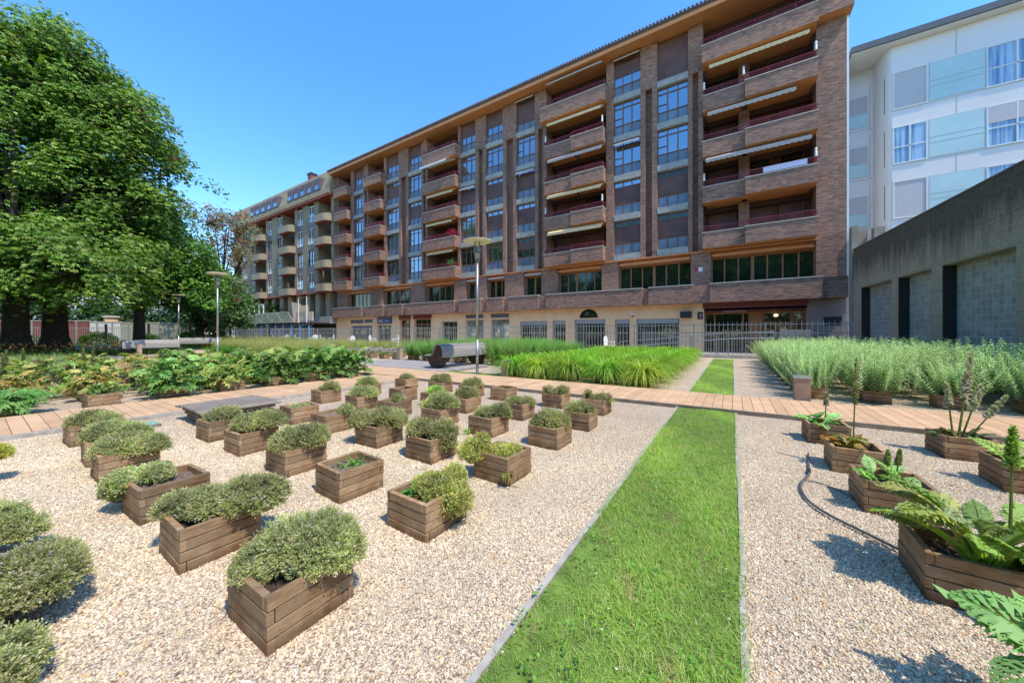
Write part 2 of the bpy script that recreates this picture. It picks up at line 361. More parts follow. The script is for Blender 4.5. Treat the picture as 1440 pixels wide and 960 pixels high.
# ------------------------------------------------------------------ foliage helpers (quads with a colour each)
class LB:
    def __init__(s): s.q = []; s.c = []; s.mi = []
    def quads(s, V, C, m=0):
        V = np.asarray(V, float); n = len(V)
        s.q.append(V.reshape(n, 4, 3)); C = np.asarray(C, float); s.c.append(np.broadcast_to(C, (n, 3)).copy()); s.mi.append(np.full(n, m))
    def leaves(s, P, D, Nn, L, W, C, droop=0.0, fold=0.0, wide=.5, m=0):
        "diamond leaves: base P, direction D, normal Nn"
        P = np.asarray(P, float); n = len(P); D = unit(D); S = unit(np.cross(D, Nn)); U = np.cross(S, D)
        L = np.broadcast_to(np.asarray(L, float), (n,))[:, None]; W = np.broadcast_to(np.asarray(W, float), (n,))[:, None]
        mid = P+D*L*wide+U*L*droop*.3
        V = np.stack([P, mid+S*W/2+U*W*fold, P+D*L-U*L*droop*.6, mid-S*W/2+U*W*fold], 1)
        s.quads(V, C, m)
    def strips(s, P0, D0, L, W, nseg, bend, C, tipc=None, m=0, taper=True):
        "arching blades: start P0, start direction D0 (curving down by bend radians)"
        P = np.asarray(P0, float).copy(); D = unit(D0); n = len(P); L = np.broadcast_to(np.asarray(L, float), (n,)); W = np.broadcast_to(np.asarray(W, float), (n,)); bend = np.broadcast_to(np.asarray(bend, float), (n,))
        H = D.copy(); H[:, 2] = 0; H = unit(H+1e-6); S = np.stack([-H[:, 1], H[:, 0], np.zeros(n)], 1)
        ang = np.arctan2(D[:, 2], np.linalg.norm(D[:, :2], axis=1)); C = np.broadcast_to(np.asarray(C, float), (n, 3))
        for k in range(nseg):
            a = ang-bend*(k+.5)/nseg; d = H*np.cos(a)[:, None]+np.array([0,0,1])*np.sin(a)[:, None]
            Q = P+d*(L/nseg)[:, None]
            w0 = W*(1-(k/nseg)**1.5)*(.6+.4*min(1, (k+.6))) if taper else W
            w1 = W*(1-((k+1)/nseg)**1.5) if taper else W
            V = np.stack([P-S*w0[:, None]/2, P+S*w0[:, None]/2, Q+S*w1[:, None]/2, Q-S*w1[:, None]/2], 1)
            t = (k+.5)/nseg; cc = C if tipc is None else C*(1-t)+np.asarray(tipc)*t
            s.quads(V, cc, m); P = Q
    def mesh(s, name, mats):
        V = np.concatenate(s.q); n = len(V); C = np.concatenate(s.c); me = bpy.data.meshes.new(name)
        me.vertices.add(4*n); me.vertices.foreach_set('co', V.reshape(-1).astype('f'))
        me.loops.add(4*n); me.loops.foreach_set('vertex_index', np.arange(4*n, dtype='i'))
        me.polygons.add(n); me.polygons.foreach_set('loop_start', np.arange(0, 4*n, 4, dtype='i')); 
        for mt in (mats if isinstance(mats, (list, tuple)) else [mats]): me.materials.append(mt)
        me.polygons.foreach_set('material_index', np.concatenate(s.mi).astype('i'))
        a = me.color_attributes.new('col', 'FLOAT_COLOR', 'POINT')
        cc = np.ones((4*n, 4), 'f'); cc[:, :3] = np.repeat(C, 4, 0); a.data.foreach_set('color', cc.reshape(-1))
        me.update(calc_edges=True); return me
def unit(a):
    a = np.asarray(a, float); return a/(np.linalg.norm(a, axis=-1, keepdims=True)+1e-9)
def sphere(n): return unit(rng.normal(size=(n, 3)))
def vary(c, n, dv=.2, dh=.06):
    c = np.asarray(c, float); v = 1+rng.normal(size=(n, 1))*dv; h = 1+rng.normal(size=(n, 3))*dh
    return np.clip(c*v*h, .004, .95)
def pick(cols, n, p=None):
    cols = np.asarray(cols, float); return cols[rng.choice(len(cols), n, p=p)]
# ------------------------------------------------------------------ ground, paths, lawn
U0, U1 = -.79, .03                                   # lawn strip
PV0, PV1 = 6.65, 8.20                                # cross boardwalk
PU0, PU1 = -9.05, -7.45                              # side boardwalk
def sheet(name, rects, z, mat, kind='structure'):
    b = MB()
    for x0, x1, y0, y1 in rects: b.add([(x0,y0,z),(x1,y0,z),(x1,y1,z),(x0,y1,z)], [(0,1,2,3)])
    return b.build(name, mat, kind=kind)
sheet('ground', [(-700,700,-60,900)], -.02, M['asphalt'])
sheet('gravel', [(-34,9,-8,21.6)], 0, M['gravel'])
sheet('pavement', [(-120,9,21.6,40)], -.008, M['pavement'])
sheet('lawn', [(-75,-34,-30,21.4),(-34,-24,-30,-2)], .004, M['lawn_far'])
sheet('lawn_strip', [(U0,U1,-1.5,PV0-.05),(U0,U1,PV1+.02,19.8),(-8.2,-5.9,8.25,8.75)], .014, M['lawn'])
def boards(name, axis, a0, a1, b0, b1, mat, w=.145, gap=.007, z0=.02, z1=.06):
    b = MB(); k0 = math.floor(a0/w)
    for k in range(k0, math.ceil(a1/w)):
        lo, hi = max(a0, k*w+gap/2), min(a1, (k+1)*w-gap/2)
        if hi-lo < .02: continue
        j0, j1 = random.uniform(-.006,.006), random.uniform(-.006,.006); dz = random.uniform(-.0015,.0015)
        if axis == 'x': b.box(lo, hi, b0+j0, b1+j1, z0, z1+dz)
        else: b.box(b0+j0, b1+j1, lo, hi, z0, z1+dz)
    return b.build(name, mat, kind='structure')
boards('boardwalk', 'x', -31, 7.2, PV0, PV1, M['deck_x'])
boards('side_boardwalk', 'y', -7, PV0-.06, PU0, PU1, M['deck_y'])
boards('grey_deck', 'y', 8.27, 10.8, -13.6, -7.9, M['deck_grey'], w=.19)
boards('grey_deck', 'y', 3.2, 6.5, -31.5, -26.2, M['deck_grey'], w=.19)
b = MB(); b.box(-7.36, 7.2, PV0-.055, PV0-.012, 0, .062); b.box(-31, -9.1, PV0-.055, PV0-.012, 0, .062)
b.box(-7.8, 7.2, PV1+.012, PV1+.05, 0, .05); b.build('boardwalk_edging', M['rim'], kind='structure')
b = MB(); b.box(PU1+.012, PU1+.07, -7, PV0-.06, 0, .055); b.box(PU0-.06, PU0-.012, -7, PV0-.06, 0, .05); b.build('side_boardwalk_edging', M['kerb'], kind='structure')
b = MB()
for s0, s1 in ((-1.5, PV0-.06), (PV1+.055, 19.8)):
    y = s0
    while y < s1:                                     # lengths of board set a little out of line
        y2 = min(s1, y+random.uniform(1.4, 2.2)); j = random.uniform(-.005,.005); z = random.uniform(.022,.032)
        b.box(U0-.034+j, U0-.002+j, y, y2-.004, -.01, z); b.box(U1+.002+j, U1+.028+j, y, y2-.004, -.01, z-.004); y = y2
b.build('lawn_edging', M['kerb'], kind='structure')

GREENS = [(.33,.50,.08), (.26,.43,.06), (.43,.57,.12), (.54,.56,.20), (.62,.52,.28)]
def lawn_blades(name, x0, x1, y0, y1, n, L, W, nseg):
    l = LB(); P = np.stack([rng.uniform(x0, x1, n), rng.uniform(y0, y1, n), np.full(n, .012)], 1)
    f = np.sin(P[:,0]*9+1.3*np.sin(P[:,1]*2.1))*np.sin(P[:,1]*3.3+2)+np.sin(P[:,1]*1.1+P[:,0]*4)
    keep = rng.random(n) < np.clip(.85+.2*f, .35, 1); P = P[keep]; f = f[keep]; n = len(P)
    D = rng.normal(size=(n,3))*.75; D[:,2] = 1
    Ln = L*(1+.4*rng.normal(size=n)).clip(.35, 2.2)*(1+.25*f)
    C = vary(pick(GREENS, n, [.34,.28,.2,.13,.05]), n, .16, .06)*(1+.13*f[:,None])
    g = np.sin(P[:,0]*17+P[:,1]*2.7+1)*np.sin(P[:,1]*4.7-P[:,0]*6)+.5*np.sin(P[:,1]*13+P[:,0]*21)
    dry = g > 1.17; C[dry] = C[dry]*.35+np.array([.55,.42,.20])*.65; C = C*(1+.12*np.sin(P[:,1]*2.3+P[:,0]*3))[:,None]
    l.strips(P, D, Ln, W*(.7+.6*rng.random(n)), nseg, rng.uniform(.2, 1.5, n), C*.92, tipc=None)
    # clover and small rosettes
    k = n//90; Q = np.stack([rng.uniform(x0, x1, k), rng.uniform(y0, y1, k)], 1)
    cen = Q[rng.integers(0, max(1, k//9), k)]+rng.normal(size=(k,2))*.035; cen[:,0] = cen[:,0].clip(x0+.01, x1-.01)
    P2 = np.c_[cen, rng.uniform(.03,.05,k)]; D2 = rng.normal(size=(k,3)); D2[:,2] = abs(D2[:,2])*.3
    l.leaves(P2, D2, np.tile((0,0,1.), (k,1)), .017, .014, vary((.20,.42,.05), k, .2), fold=.1)
    o = link(name, l.mesh(name, M['blade']), kind='stuff', label='short green lawn grass of the strip between gravel beds', cat='grass')
    return o
lawn_blades('lawn_grass', U0-.02, U1+.018, .5, PV0-.06, 90000, .036, .0032, 2)
o = lawn_blades('lawn_grass', U0, U1, PV1+.06, 19.75, 42000, .05, .007, 1); o['label'] = 'green lawn grass of the strip beyond the boardwalk'
o = lawn_blades('lawn_grass', -8.2, -5.95, 8.28, 8.75, 6000, .05, .007, 1); o['label'] = 'small green grass patch beside the curved bench'
# white petals and dry twigs lying about
l = LB(); n = 40; P = np.stack([rng.uniform(U0,U1,n), rng.uniform(1,6,n), rng.uniform(.035,.045,n)],1)
l.leaves(P, rng.normal(size=(n,3))*[1,1,.2], np.tile((0,0,1.),(n,1)), .014, .011, vary((.75,.74,.70), n, .05))
link('fallen_petals', l.mesh('fallen_petals', M['leaf']), kind='stuff', label='white petals scattered on the lawn strip', cat='petals')

l = LB(); n = 260; d_ = np.sqrt(rng.uniform(1.2, 36, n)); x_ = rng.uniform(-1.5,1.5,n)*d_; X = CT*x_-ST*d_; Y = ST*x_+CT*d_
k = ((X < U0-.05) | (X > U1+.05)) & (Y < PV0-.1) & (X > PU1+.1); P = np.c_[X, Y, np.full(n, .016)][k]; n = len(P); a = rng.uniform(0, 6.28, n)
l.leaves(P, np.c_[np.cos(a), np.sin(a), rng.normal(size=n)*.15], np.tile((0,0,1.),(n,1)), rng.uniform(.02,.06,n), rng.uniform(.003,.012,n), vary(pick([(.16,.10,.06),(.30,.17,.08),(.22,.19,.12)], n), n, .2))
link('dry_twigs', l.mesh('dry_twigs', M['leaf']), kind='stuff', label='dry twigs and leaf bits scattered on the gravel', cat='twigs')
# crate grid (near inner corner of each crate, site metres)
CR = .38
crates_mid = {}
colsU = [-1.59,-2.50,-3.37,-4.36,-5.23,-6.33]; rowsV = [-.33,.61,1.52,2.45,3.47,4.37,5.40]
skip = {(5,0),(5,2),(5,3),(3,0)}
special = {(0,1):(-1.575,.64),(3,1):(-4.57,.60),(1,5):(-2.61,4.39),(2,5):(-3.60,4.30),(2,6):(-3.62,5.49),(1,6):(-2.46,5.44),(0,4):(-1.62,3.49),(0,6):(-1.69,5.34)}
for i, u in enumerate(colsU):
    for j, v in enumerate(rowsV):
        if (i,j) in skip: continue
        cu, cv = special.get((i,j), (u, v)); crates_mid[(i,j)] = (cu-CR/2, cv+CR/2, R(random.uniform(-3,3)))
crates_right = {(0,0):(.84,1.50),(0,1):(.80,2.50),(0,2):(.80,3.49),(0,3):(.79,4.35),(0,4):(.75,5.35),(1,3):(1.88,4.55),(1,4):(1.84,5.43),(1,2):(1.86,3.6)}
crates_right = {k: (v[0]+CR/2, v[1]+CR/2, R(random.uniform(-3,3))) for k, v in crates_right.items()}
def in_crate(x, y, pad=.0):
    r = np.zeros(len(x), bool)
    for cx, cy, _ in list(crates_mid.values())+list(crates_right.values()): r |= (abs(x-cx) < .19+pad) & (abs(y-cy) < .19+pad)
    return r
# loose chips on the nearest gravel
def chips(n, dmin, dmax, s0, s1):
    d = np.sqrt(rng.uniform(dmin**2, dmax**2, n)); d = d[rng.random(n) < np.clip((dmax-d)/1.8, 0, 1)]; n = len(d); x = rng.uniform(-1.56, 1.56, n)*d
    X = CT*x-ST*d; Y = ST*x+CT*d
    k = ((X < U0-.03) | (X > U1+.03)) & (Y < PV0-.06) & (X > PU1+.08) & ~in_crate(X, Y); X = X[k]; Y = Y[k]; n = len(X)
    s = rng.uniform(s0, s1, n)*(1+.5*(rng.random(n) > .93))
    a = rng.uniform(0, 2*PI, n); ax = np.stack([np.cos(a), np.sin(a), rng.normal(size=n)*.35], 1); ax = unit(ax)
    ay = unit(np.cross(unit(np.c_[rng.normal(size=(n,2))*.3, np.ones(n)]), ax)); az = np.cross(ax, ay)
    ex = s*rng.uniform(.75,1.3,n); ey = s*rng.uniform(.5,1,n); ez = s*rng.uniform(.35,.75,n)
    c = np.stack([X, Y, s*.22], 1); K = {}
    for sx in (-1,1):
        for sy in (-1,1):
            for sz in (-1,1):
                t = .62 if sz > 0 else 1
                K[sx,sy,sz] = c+ax*(sx*ex*t*rng.uniform(.3,.6,n))[:,None]+ay*(sy*ey*t*rng.uniform(.3,.6,n))[:,None]+az*(sz*ez*.5)[:,None]
    F = [((-1,-1,1),(1,-1,1),(1,1,1),(-1,1,1)),((-1,-1,-1),(1,-1,-1),(1,-1,1),(-1,-1,1)),((1,-1,-1),(1,1,-1),(1,1,1),(1,-1,1)),((1,1,-1),(-1,1,-1),(-1,1,1),(1,1,1)),((-1,1,-1),(-1,-1,-1),(-1,-1,1),(-1,1,1))]
    C = vary(pick([(.76,.62,.46),(.66,.53,.38),(.84,.74,.60),(.72,.56,.39),(.50,.42,.33),(.66,.40,.20),(.30,.25,.19)], n, [.33,.24,.17,.14,.07,.025,.025]), n, .10, .03)
    pt = np.sin(X*3.1+1.7*np.sin(Y*1.3))*np.sin(Y*2.7+X)+.6*np.sin(X*7.3-Y*5.1+2)
    C = C*(1+.07*pt)[:,None]*np.array([.965,.985,.93])
    l = LB()
    for f in F: l.quads(np.stack([K[q] for q in f], 1), C)
    return l.mesh('gravel_chips', M['stones'])
link('gravel_chips', chips(330000, 1.2, 5.4, .0062, .0122), kind='stuff', label='cream and tan gravel chips covering the beds', cat='gravel')

# ------------------------------------------------------------------ planter crates
def crate_proto(var, filled='soil'):
    a = CR/2; t = .03; ph = .0545; gap = .005; rnd = random.Random(var)
    r = empty('planter_crate', (0,0,-50), 'crate', 'planter')
    def wall(name, which):
        b = MB()
        for k in range(4):
            z0 = k*(ph+gap); z1 = z0+ph; full = (k % 2 == 0) == (which in 'NS'); j = rnd.uniform(-.0025,.0025)
            e = a-.001 if full else a-t-.001
            if which == 'S': b.box(-e, e, -a+j, -a+t+j, z0, z1)
            if which == 'N': b.box(-e, e, a-t+j, a+j, z0, z1)
            if which == 'W': b.box(-a+j, -a+t+j, -e, e, z0, z1)
            if which == 'E': b.box(a-t+j, a+j, -e, e, z0, z1)
        b.v = [(x, y, z-50) for x, y, z in b.v]
        return b.build('side_panel', M['crate'], r, bevel=.0028)
    for w in 'SNWE': wall('w', w)
    n = 14; vs = []; fs = []; e = a-t+.001; zb = {'soil': .175, 'low': .15, 'dry': .19}[filled]
    for i in range(n+1):
        for j in range(n+1): vs.append((-e+2*e*i/n, -e+2*e*j/n, zb-50+rnd.uniform(-.01,.012)))
    for i in range(n):
        for j in range(n): q = i*(n+1)+j; fs.append((q, q+n+1, q+n+2, q+1))
    b = MB(); b.add(vs, fs); b.build('soil', M['drysoil'] if filled == 'dry' else M['soil'], r)
    return r
protos = [crate_proto(1), crate_proto(2), crate_proto(3, 'low'), crate_proto(4, 'dry')]
ORDN = ['nearest','second','third','fourth','fifth','sixth','seventh','eighth','ninth','tenth','eleventh','twelfth','thirteenth']
used_proto = set()
def place_crate(x, y, rz, label, group, var=0, sc=1.0):
    p = protos[var % 4]
    if var % 4 not in used_proto:
        used_proto.add(var % 4); o = p; o.location = (x,y,0); o.rotation_euler.z = rz; o['label'] = label; o['group'] = group; o.scale = (sc,)*3
        return o
    return dup(p, (x,y,0), rz, label, group, sc)

# ------------------------------------------------------------------ thyme cushions
TH_COL = [(.50,.54,.21), (.43,.50,.18), (.60,.60,.31), (.36,.43,.15), (.62,.58,.36)]
def thyme_mesh(lobes, n, ll=.011, tone=(1,1,1), flower=.03, brown=0.0):
    l = LB(); lobes = np.array(lobes, float); lobes[:,3:5] *= .86; lobes[:,5] *= .90; w = lobes[:,3]*lobes[:,4]; w = w/w.sum()
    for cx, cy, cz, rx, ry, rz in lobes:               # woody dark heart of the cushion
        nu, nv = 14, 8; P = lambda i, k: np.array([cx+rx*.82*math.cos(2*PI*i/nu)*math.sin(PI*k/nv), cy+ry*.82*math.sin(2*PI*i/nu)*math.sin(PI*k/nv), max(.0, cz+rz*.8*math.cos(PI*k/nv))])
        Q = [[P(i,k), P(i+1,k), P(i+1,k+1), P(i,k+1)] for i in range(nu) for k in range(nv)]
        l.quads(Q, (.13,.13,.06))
    k = rng.choice(len(lobes), n, p=w); Lb = lobes[k]; D = sphere(n); D[:,2] = np.abs(D[:,2]+.35)-.35; D = unit(D)
    ph = rng.uniform(0, 6, 3)
    lump = 1+.16*np.sin(D[:,0]*8+ph[0]+k)*np.sin(D[:,1]*7+ph[1])+.09*np.sin(D[:,0]*15+D[:,2]*13+ph[2]+k)
    P = Lb[:,:3]+D*Lb[:,3:]*(lump*rng.uniform(.80,1.02,n))[:,None]
    inside = np.zeros(n, bool)
    for q in range(len(lobes)):
        dd = (((P-lobes[q,:3])/(lobes[q,3:]*.8))**2).sum(1) < 1; inside |= dd & (k != q)
    ok = ~inside & (P[:,2] > .02); P, D, k, lump = P[ok], D[ok], k[ok], lump[ok]; n = len(P)
    hole = np.sin(P[:,0]*31+ph[1])*np.sin(P[:,1]*27+ph[2])*np.sin(P[:,2]*23+ph[0]); ok = hole < .55; P, D, k, lump = P[ok], D[ok], k[ok], lump[ok]; n = len(P)
    S = unit(D+np.array([0,0,.45])+rng.normal(size=(n,3))*.42)
    tone = np.asarray(tone); base = vary(pick(TH_COL, n), n, .16, .05)*tone
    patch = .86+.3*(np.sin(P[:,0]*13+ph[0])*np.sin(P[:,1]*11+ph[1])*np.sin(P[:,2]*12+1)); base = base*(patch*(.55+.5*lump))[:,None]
    if brown: kb = rng.random(n) < brown; base[kb] = vary((.28,.20,.12), kb.sum(), .2)
    nl = 9; sl = ll*2.9
    for i in range(nl):
        t = i/(nl-1); Dl = unit(S*(.25+.9*t)+rng.normal(size=(n,3))*(.75-.3*t))
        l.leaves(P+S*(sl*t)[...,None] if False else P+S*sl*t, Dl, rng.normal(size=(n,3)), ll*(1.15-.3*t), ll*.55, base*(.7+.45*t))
    f = rng.random(n) < flower*.6; m = f.sum()
    if m:
        Pf = (P+S*sl*1.1)[f]
        for i in range(3): l.leaves(Pf, rng.normal(size=(m,3)), rng.normal(size=(m,3)), .009, .008, vary((.55,.52,.50), m, .08))
    return l.mesh('thyme_cushion', M['thyme'])
def C1(x, y, z, r, h=.13): return (x, y, z, r, r, h)
# shape of each cushion, relative to its crate's centre; d = how it looks
plants = {
 (0,1): ([(-.07,.02,.25,.17,.17,.13),(.09,.09,.27,.19,.17,.15),(-.1,-.1,.22,.12,.11,.09),(.15,.15,.24,.12,.11,.12)], 'large double thyme cushion spilling over the biggest crate in front'),
 (1,1): ([(-.17,-.10,.23,.13,.12,.09),(.0,.0,.25,.15,.13,.10),(.12,.14,.27,.18,.16,.12),(.2,.2,.27,.15,.14,.12)], 'long thyme cushion leaning over both ends of its crate'),
 (2,1): ([(-.20,-.18,.20,.15,.12,.08),(-.1,-.05,.24,.13,.10,.06),(-.24,-.2,.13,.10,.09,.10)], 'thyme hanging off the left of a half empty crate'),
 (3,1): ([(.0,.0,.24,.24,.21,.11),(-.13,-.05,.23,.14,.13,.09),(.14,.12,.24,.15,.14,.10)], 'wide flat thyme cushion covering the whole crate'),
 (4,1): ([(-.04,.0,.25,.22,.20,.12),(.13,.12,.24,.16,.15,.10)], 'broad thyme cushion between two like it beside the ground light'),
 (5,1): ([(.0,.0,.24,.22,.2,.10),(.13,.1,.22,.14,.14,.09)], 'low wide thyme cushion close to the side boardwalk'),
 (0,2): ([(.10,.04,.23,.13,.15,.10),(.20,.06,.16,.12,.13,.13),(-.05,.08,.21,.13,.14,.06),(.1,.16,.27,.08,.08,.08)], 'thyme tumbling over the right edge of a crate with yellowed leaves'),
 (2,2): ([(-.05,.0,.27,.20,.18,.10),(.10,.08,.28,.19,.17,.12),(.0,-.1,.24,.17,.12,.08)], 'full rounded thyme cushion over a pale streaked crate'),
 (3,2): ([(-.02,.0,.27,.19,.17,.12),(.1,.12,.3,.2,.17,.12),(-.12,.12,.26,.13,.12,.09)], 'bulky thyme bush joined to its neighbour near the low table'),
 (4,2): ([(.04,.04,.25,.16,.15,.10),(-.06,-.02,.24,.12,.12,.08)], 'loose thyme cushion right in front of the low table'),
 (0,3): ([(-.20,-.20,.22,.12,.11,.13),(-.16,-.12,.30,.08,.08,.08),(-.02,.0,.20,.14,.12,.06),(.06,.06,.2,.1,.1,.06)], 'straggling thyme bush hanging off the left corner of its crate'),
 (1,3): ([(-.13,-.04,.27,.15,.14,.11),(.12,.05,.26,.15,.14,.12),(.17,.02,.16,.12,.12,.12)], 'two lobed thyme bush splitting to both sides of the crate'),
 (2,3): ([(-.14,-.12,.26,.17,.15,.12),(.06,.02,.29,.17,.16,.12),(.16,.1,.25,.15,.15,.13),(-.22,-.1,.2,.1,.1,.09)], 'overflowing grey thyme bush hiding most of its crate'),
 (3,3): ([(.13,.12,.24,.11,.11,.08)], 'small thyme tuft at the right end of a dry crate'),
 (4,3): ([(.02,.0,.19,.12,.10,.025)], 'flat sparse thyme mat inside a nearly bare crate'),
 (0,4): ([(.0,.0,.25,.18,.18,.15),(-.1,-.04,.23,.12,.12,.10),(.09,.06,.24,.13,.12,.11)], 'round domed thyme cushion standing highest in its crate'),
 (1,4): ([(-.02,-.02,.23,.16,.15,.10),(.13,.08,.25,.15,.14,.12)], 'thyme cushion leaning over the right side of its crate'),
 (2,4): ([(-.02,.0,.28,.18,.17,.16),(-.2,-.05,.24,.10,.10,.08),(.12,.05,.28,.15,.14,.13)], 'tall shaggy thyme bush with a side tuft to the left'),
 (3,4): ([(.05,.02,.23,.10,.10,.08)], 'small neat thyme ball in the middle of a bare crate'),
 (4,4): ([(-.06,.0,.25,.17,.16,.10),(.11,.07,.25,.17,.15,.10)], 'long thyme cushion above a crate with dark stains'),
 (5,4): ([(.07,.06,.25,.15,.14,.11),(.0,.0,.23,.12,.12,.08)], 'thyme cushion on the right half of its crate'),
 (0,5): ([(.0,.0,.23,.20,.18,.11),(-.08,.0,.22,.14,.13,.09)], 'low oval thyme cushion filling its crate evenly'),
 (1,5): ([(-.06,-.02,.22,.15,.14,.08),(.1,.08,.22,.14,.13,.08)], 'flat thyme cushion with small white gaps in front'),
 (2,5): ([(-.02,.0,.25,.17,.17,.11),(.06,.06,.27,.13,.13,.10)], 'plump thyme cushion rising to a point'),
 (3,5): ([(-.02,.02,.23,.15,.14,.06),(.03,-.02,.27,.10,.09,.05)], 'bright green low thyme tuft with bare woody stems'),
 (5,5): ([(.02,.0,.25,.20,.18,.10),(-.12,-.02,.24,.14,.13,.09)], 'wide thyme cushion touching the boardwalk side of the bed'),
 (0,6): ([(.12,.04,.22,.11,.10,.09),(-.13,-.04,.28,.06,.06,.06),(.02,.0,.2,.14,.12,.07)], 'brown withered thyme with one green side'),
 (1,6): ([(.09,.04,.25,.12,.12,.10),(-.13,-.04,.24,.11,.10,.09)], 'thyme with a brown left half and a green right half'),
 (3,6): ([(-.08,-.02,.24,.11,.11,.09),(.10,.04,.24,.12,.11,.10),(.0,.1,.27,.09,.09,.09)], 'thyme tuft with two humps beside the boardwalk'),
 (4,6): ([(-.1,-.02,.26,.14,.13,.11),(.08,.04,.27,.15,.14,.11)], 'pale thyme cushion directly beside the boardwalk edge'),
 (5,6): ([(.0,.0,.24,.16,.15,.07)], 'low thyme cushion in the crate farthest left by the boardwalk'),
 (0,0): ([(-.1,.0,.22,.12,.12,.08)], 'thyme cushion at the very front by the lawn'),
 (1,0): ([(.02,.29,.18,.21,.17,.13),(-.12,.33,.15,.18,.14,.13),(-.04,.12,.22,.18,.15,.11)], 'big thyme bush at the left edge of the photo, nearest large one'),
 (2,0): ([(-.08,.22,.20,.15,.13,.08),(.01,.30,.13,.12,.11,.08)], 'ragged thyme bush second from the front at the left edge'),
 (4,0): ([(-.02,.24,.23,.13,.12,.08),(-.08,.1,.25,.15,.14,.08)], 'yellow green thyme bush farthest back at the left edge'),
}
low_front = ([(.02,.02,.13,.12,.10,.08)], 'low thyme bush at the bottom left corner')
COLN = ['column beside the lawn strip','second column from the lawn','third column from the lawn','fourth column from the lawn','fifth column from the lawn','column beside the side boardwalk']
varmap = {(2,1):3,(3,3):3,(4,3):3,(3,4):2,(3,5):2,(4,5):2,(1,2):3,(2,6):2,(0,3):2,(0,6):2}
crate_desc = {(1,2):'open plank crate with a few green weeds inside',(4,5):'empty plank crate among planted ones',(2,6):'plank crate with one thin upright seedling',(2,1):'half empty plank crate with dry soil showing',(3,3):'long looking crate with dry soil and a tuft'}
for (i,j), (x,y,rz) in crates_mid.items():
    jj = j-1 if i not in (0,1,2,4) else j
    d = crate_desc.get((i,j), 'brown plank planter crate')
    place_crate(x, y, rz, f'{d}, {ORDN[j] if j else "front"} row, {COLN[i]}'.replace('nearest row','second nearest row') if j else f'{d} at the front, {COLN[i]}', 'plank crates of the thyme bed', varmap.get((i,j), (i+j) % 2), 1.0)
    if (i,j) in plants:
        lobes, lab = plants[(i,j)]; d = math.hypot(x, y)
        area = sum(q[3]*q[4] for q in lobes)
        dens = 170000 if d < 2.3 else 105000 if d < 3.6 else 52000 if d < 5.5 else 30000; ll = .0078 if d < 2.3 else .0095 if d < 3.6 else .013 if d < 5.5 else .017
        tone = (1,1,1); br = 0
        if (i,j) == (4,0): tone = (1.25,1.25,.6)
        if (i,j) == (3,5): tone = (.95,1.2,.75)
        if (i,j) in ((0,6),(1,6)): br = .35
        if (i,j) in ((0,2),(0,3)): tone = (1.12,1.08,.75); br = .08
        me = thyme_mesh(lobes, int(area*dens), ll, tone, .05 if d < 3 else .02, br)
        o = link('thyme_plant', me, loc=Vector((x,y,0)), label=lab, cat='thyme plant', group='thyme cushions in crates'); o.rotation_euler.z = 0
o = link('thyme_plant', thyme_mesh([(.0,.0,.12,.17,.13,.11),(-.12,.05,.12,.15,.12,.10)], 3500, .0095), loc=Vector((-2.12,.00,-.02)), label=low_front[1], cat='thyme plant', group='thyme cushions in crates')

# small weeds: broad soft leaves in rosettes
def weeds(name, loc, n, L, W, cols, label, spread=.1, up=.8, h=0, cat='weed'):
    l = LB(); P = np.c_[rng.normal(size=(n,2))*spread, np.full(n, h)]; D = np.c_[rng.normal(size=(n,2))*.7, np.full(n, up)]
    l.strips(P, D, L*(.6+.7*rng.random(n)), W, 4, rng.uniform(.4,1.6,n), vary(pick(cols, n), n, .15))
    return link(name, l.mesh(name, M['leaf']), loc=Vector(loc), label=label, cat=cat)
x, y, _ = crates_mid[(1,2)]; weeds('dandelion_weeds', (x+.04,y+.03,.17), 46, .13, .026, [(.14,.34,.04),(.2,.4,.06)], 'leafy green weeds growing in the otherwise open crate', .055, 1.1)
x, y, _ = crates_mid[(0,2)]; weeds('leafy_weed', (x-.09,y-.04,.18), 22, .11, .05, [(.05,.30,.04),(.08,.36,.05)], 'bright green leafy weed in the crate with yellowed thyme', .02, .9)
weeds('yellow_sedum', (x-.0,y+.06,.18), 260, .05, .012, [(.42,.30,.05),(.30,.30,.06),(.38,.2,.08)], 'yellow and orange stonecrop between weed and thyme', .075, 1, cat='stonecrop')
x, y, _ = crates_mid[(0,3)]; weeds('hanging_weed', (x+.18,y-.20,.12), 90, .07, .012, [(.40,.34,.06),(.18,.12,.06),(.22,.24,.06)], 'yellowish weed hanging down the corner of the straggling crate', .025, -.6)
x, y, _ = crates_mid[(2,6)]; weeds('seedling', (x-.03,y,.17), 40, .10, .022, [(.28,.38,.06),(.42,.40,.08)], 'thin upright yellow green seedling by the boardwalk', .03, 1.8)
x, y, _ = crates_mid[(0,6)]; weeds('yellow_green_weed', (x+.16,y+.05,.2), 120, .08, .02, [(.30,.36,.07),(.22,.3,.06)], 'yellow green weed on the right of the last crate', .06, .7)
x, y, _ = crates_mid[(1,4)]; weeds('bindweed', (x-.16,y-.24,.0), 8, .14, .018, [(.25,.45,.05)], 'bright green blade rising at the foot of a crate', .01, 2.4)
l = LB(); n = 150; tuft = rng.uniform([-6.9,.2],[2.2,6.2],(26,2)); c = tuft[rng.integers(0,26,n)]+rng.normal(size=(n,2))*.02
k = (c[:,0] < U0-.05) | (c[:,0] > U1+.05); c = c[k]; n = len(c)
l.strips(np.c_[c, np.zeros(n)], np.c_[rng.normal(size=(n,2)), np.ones(n)*.8], .035, .009, 2, .9, vary((.16,.27,.05), n, .25))
link('weed_sprouts', l.mesh('weed_sprouts', M['leaf']), kind='stuff', label='tiny green sprouts scattered in the gravel', cat='weeds')

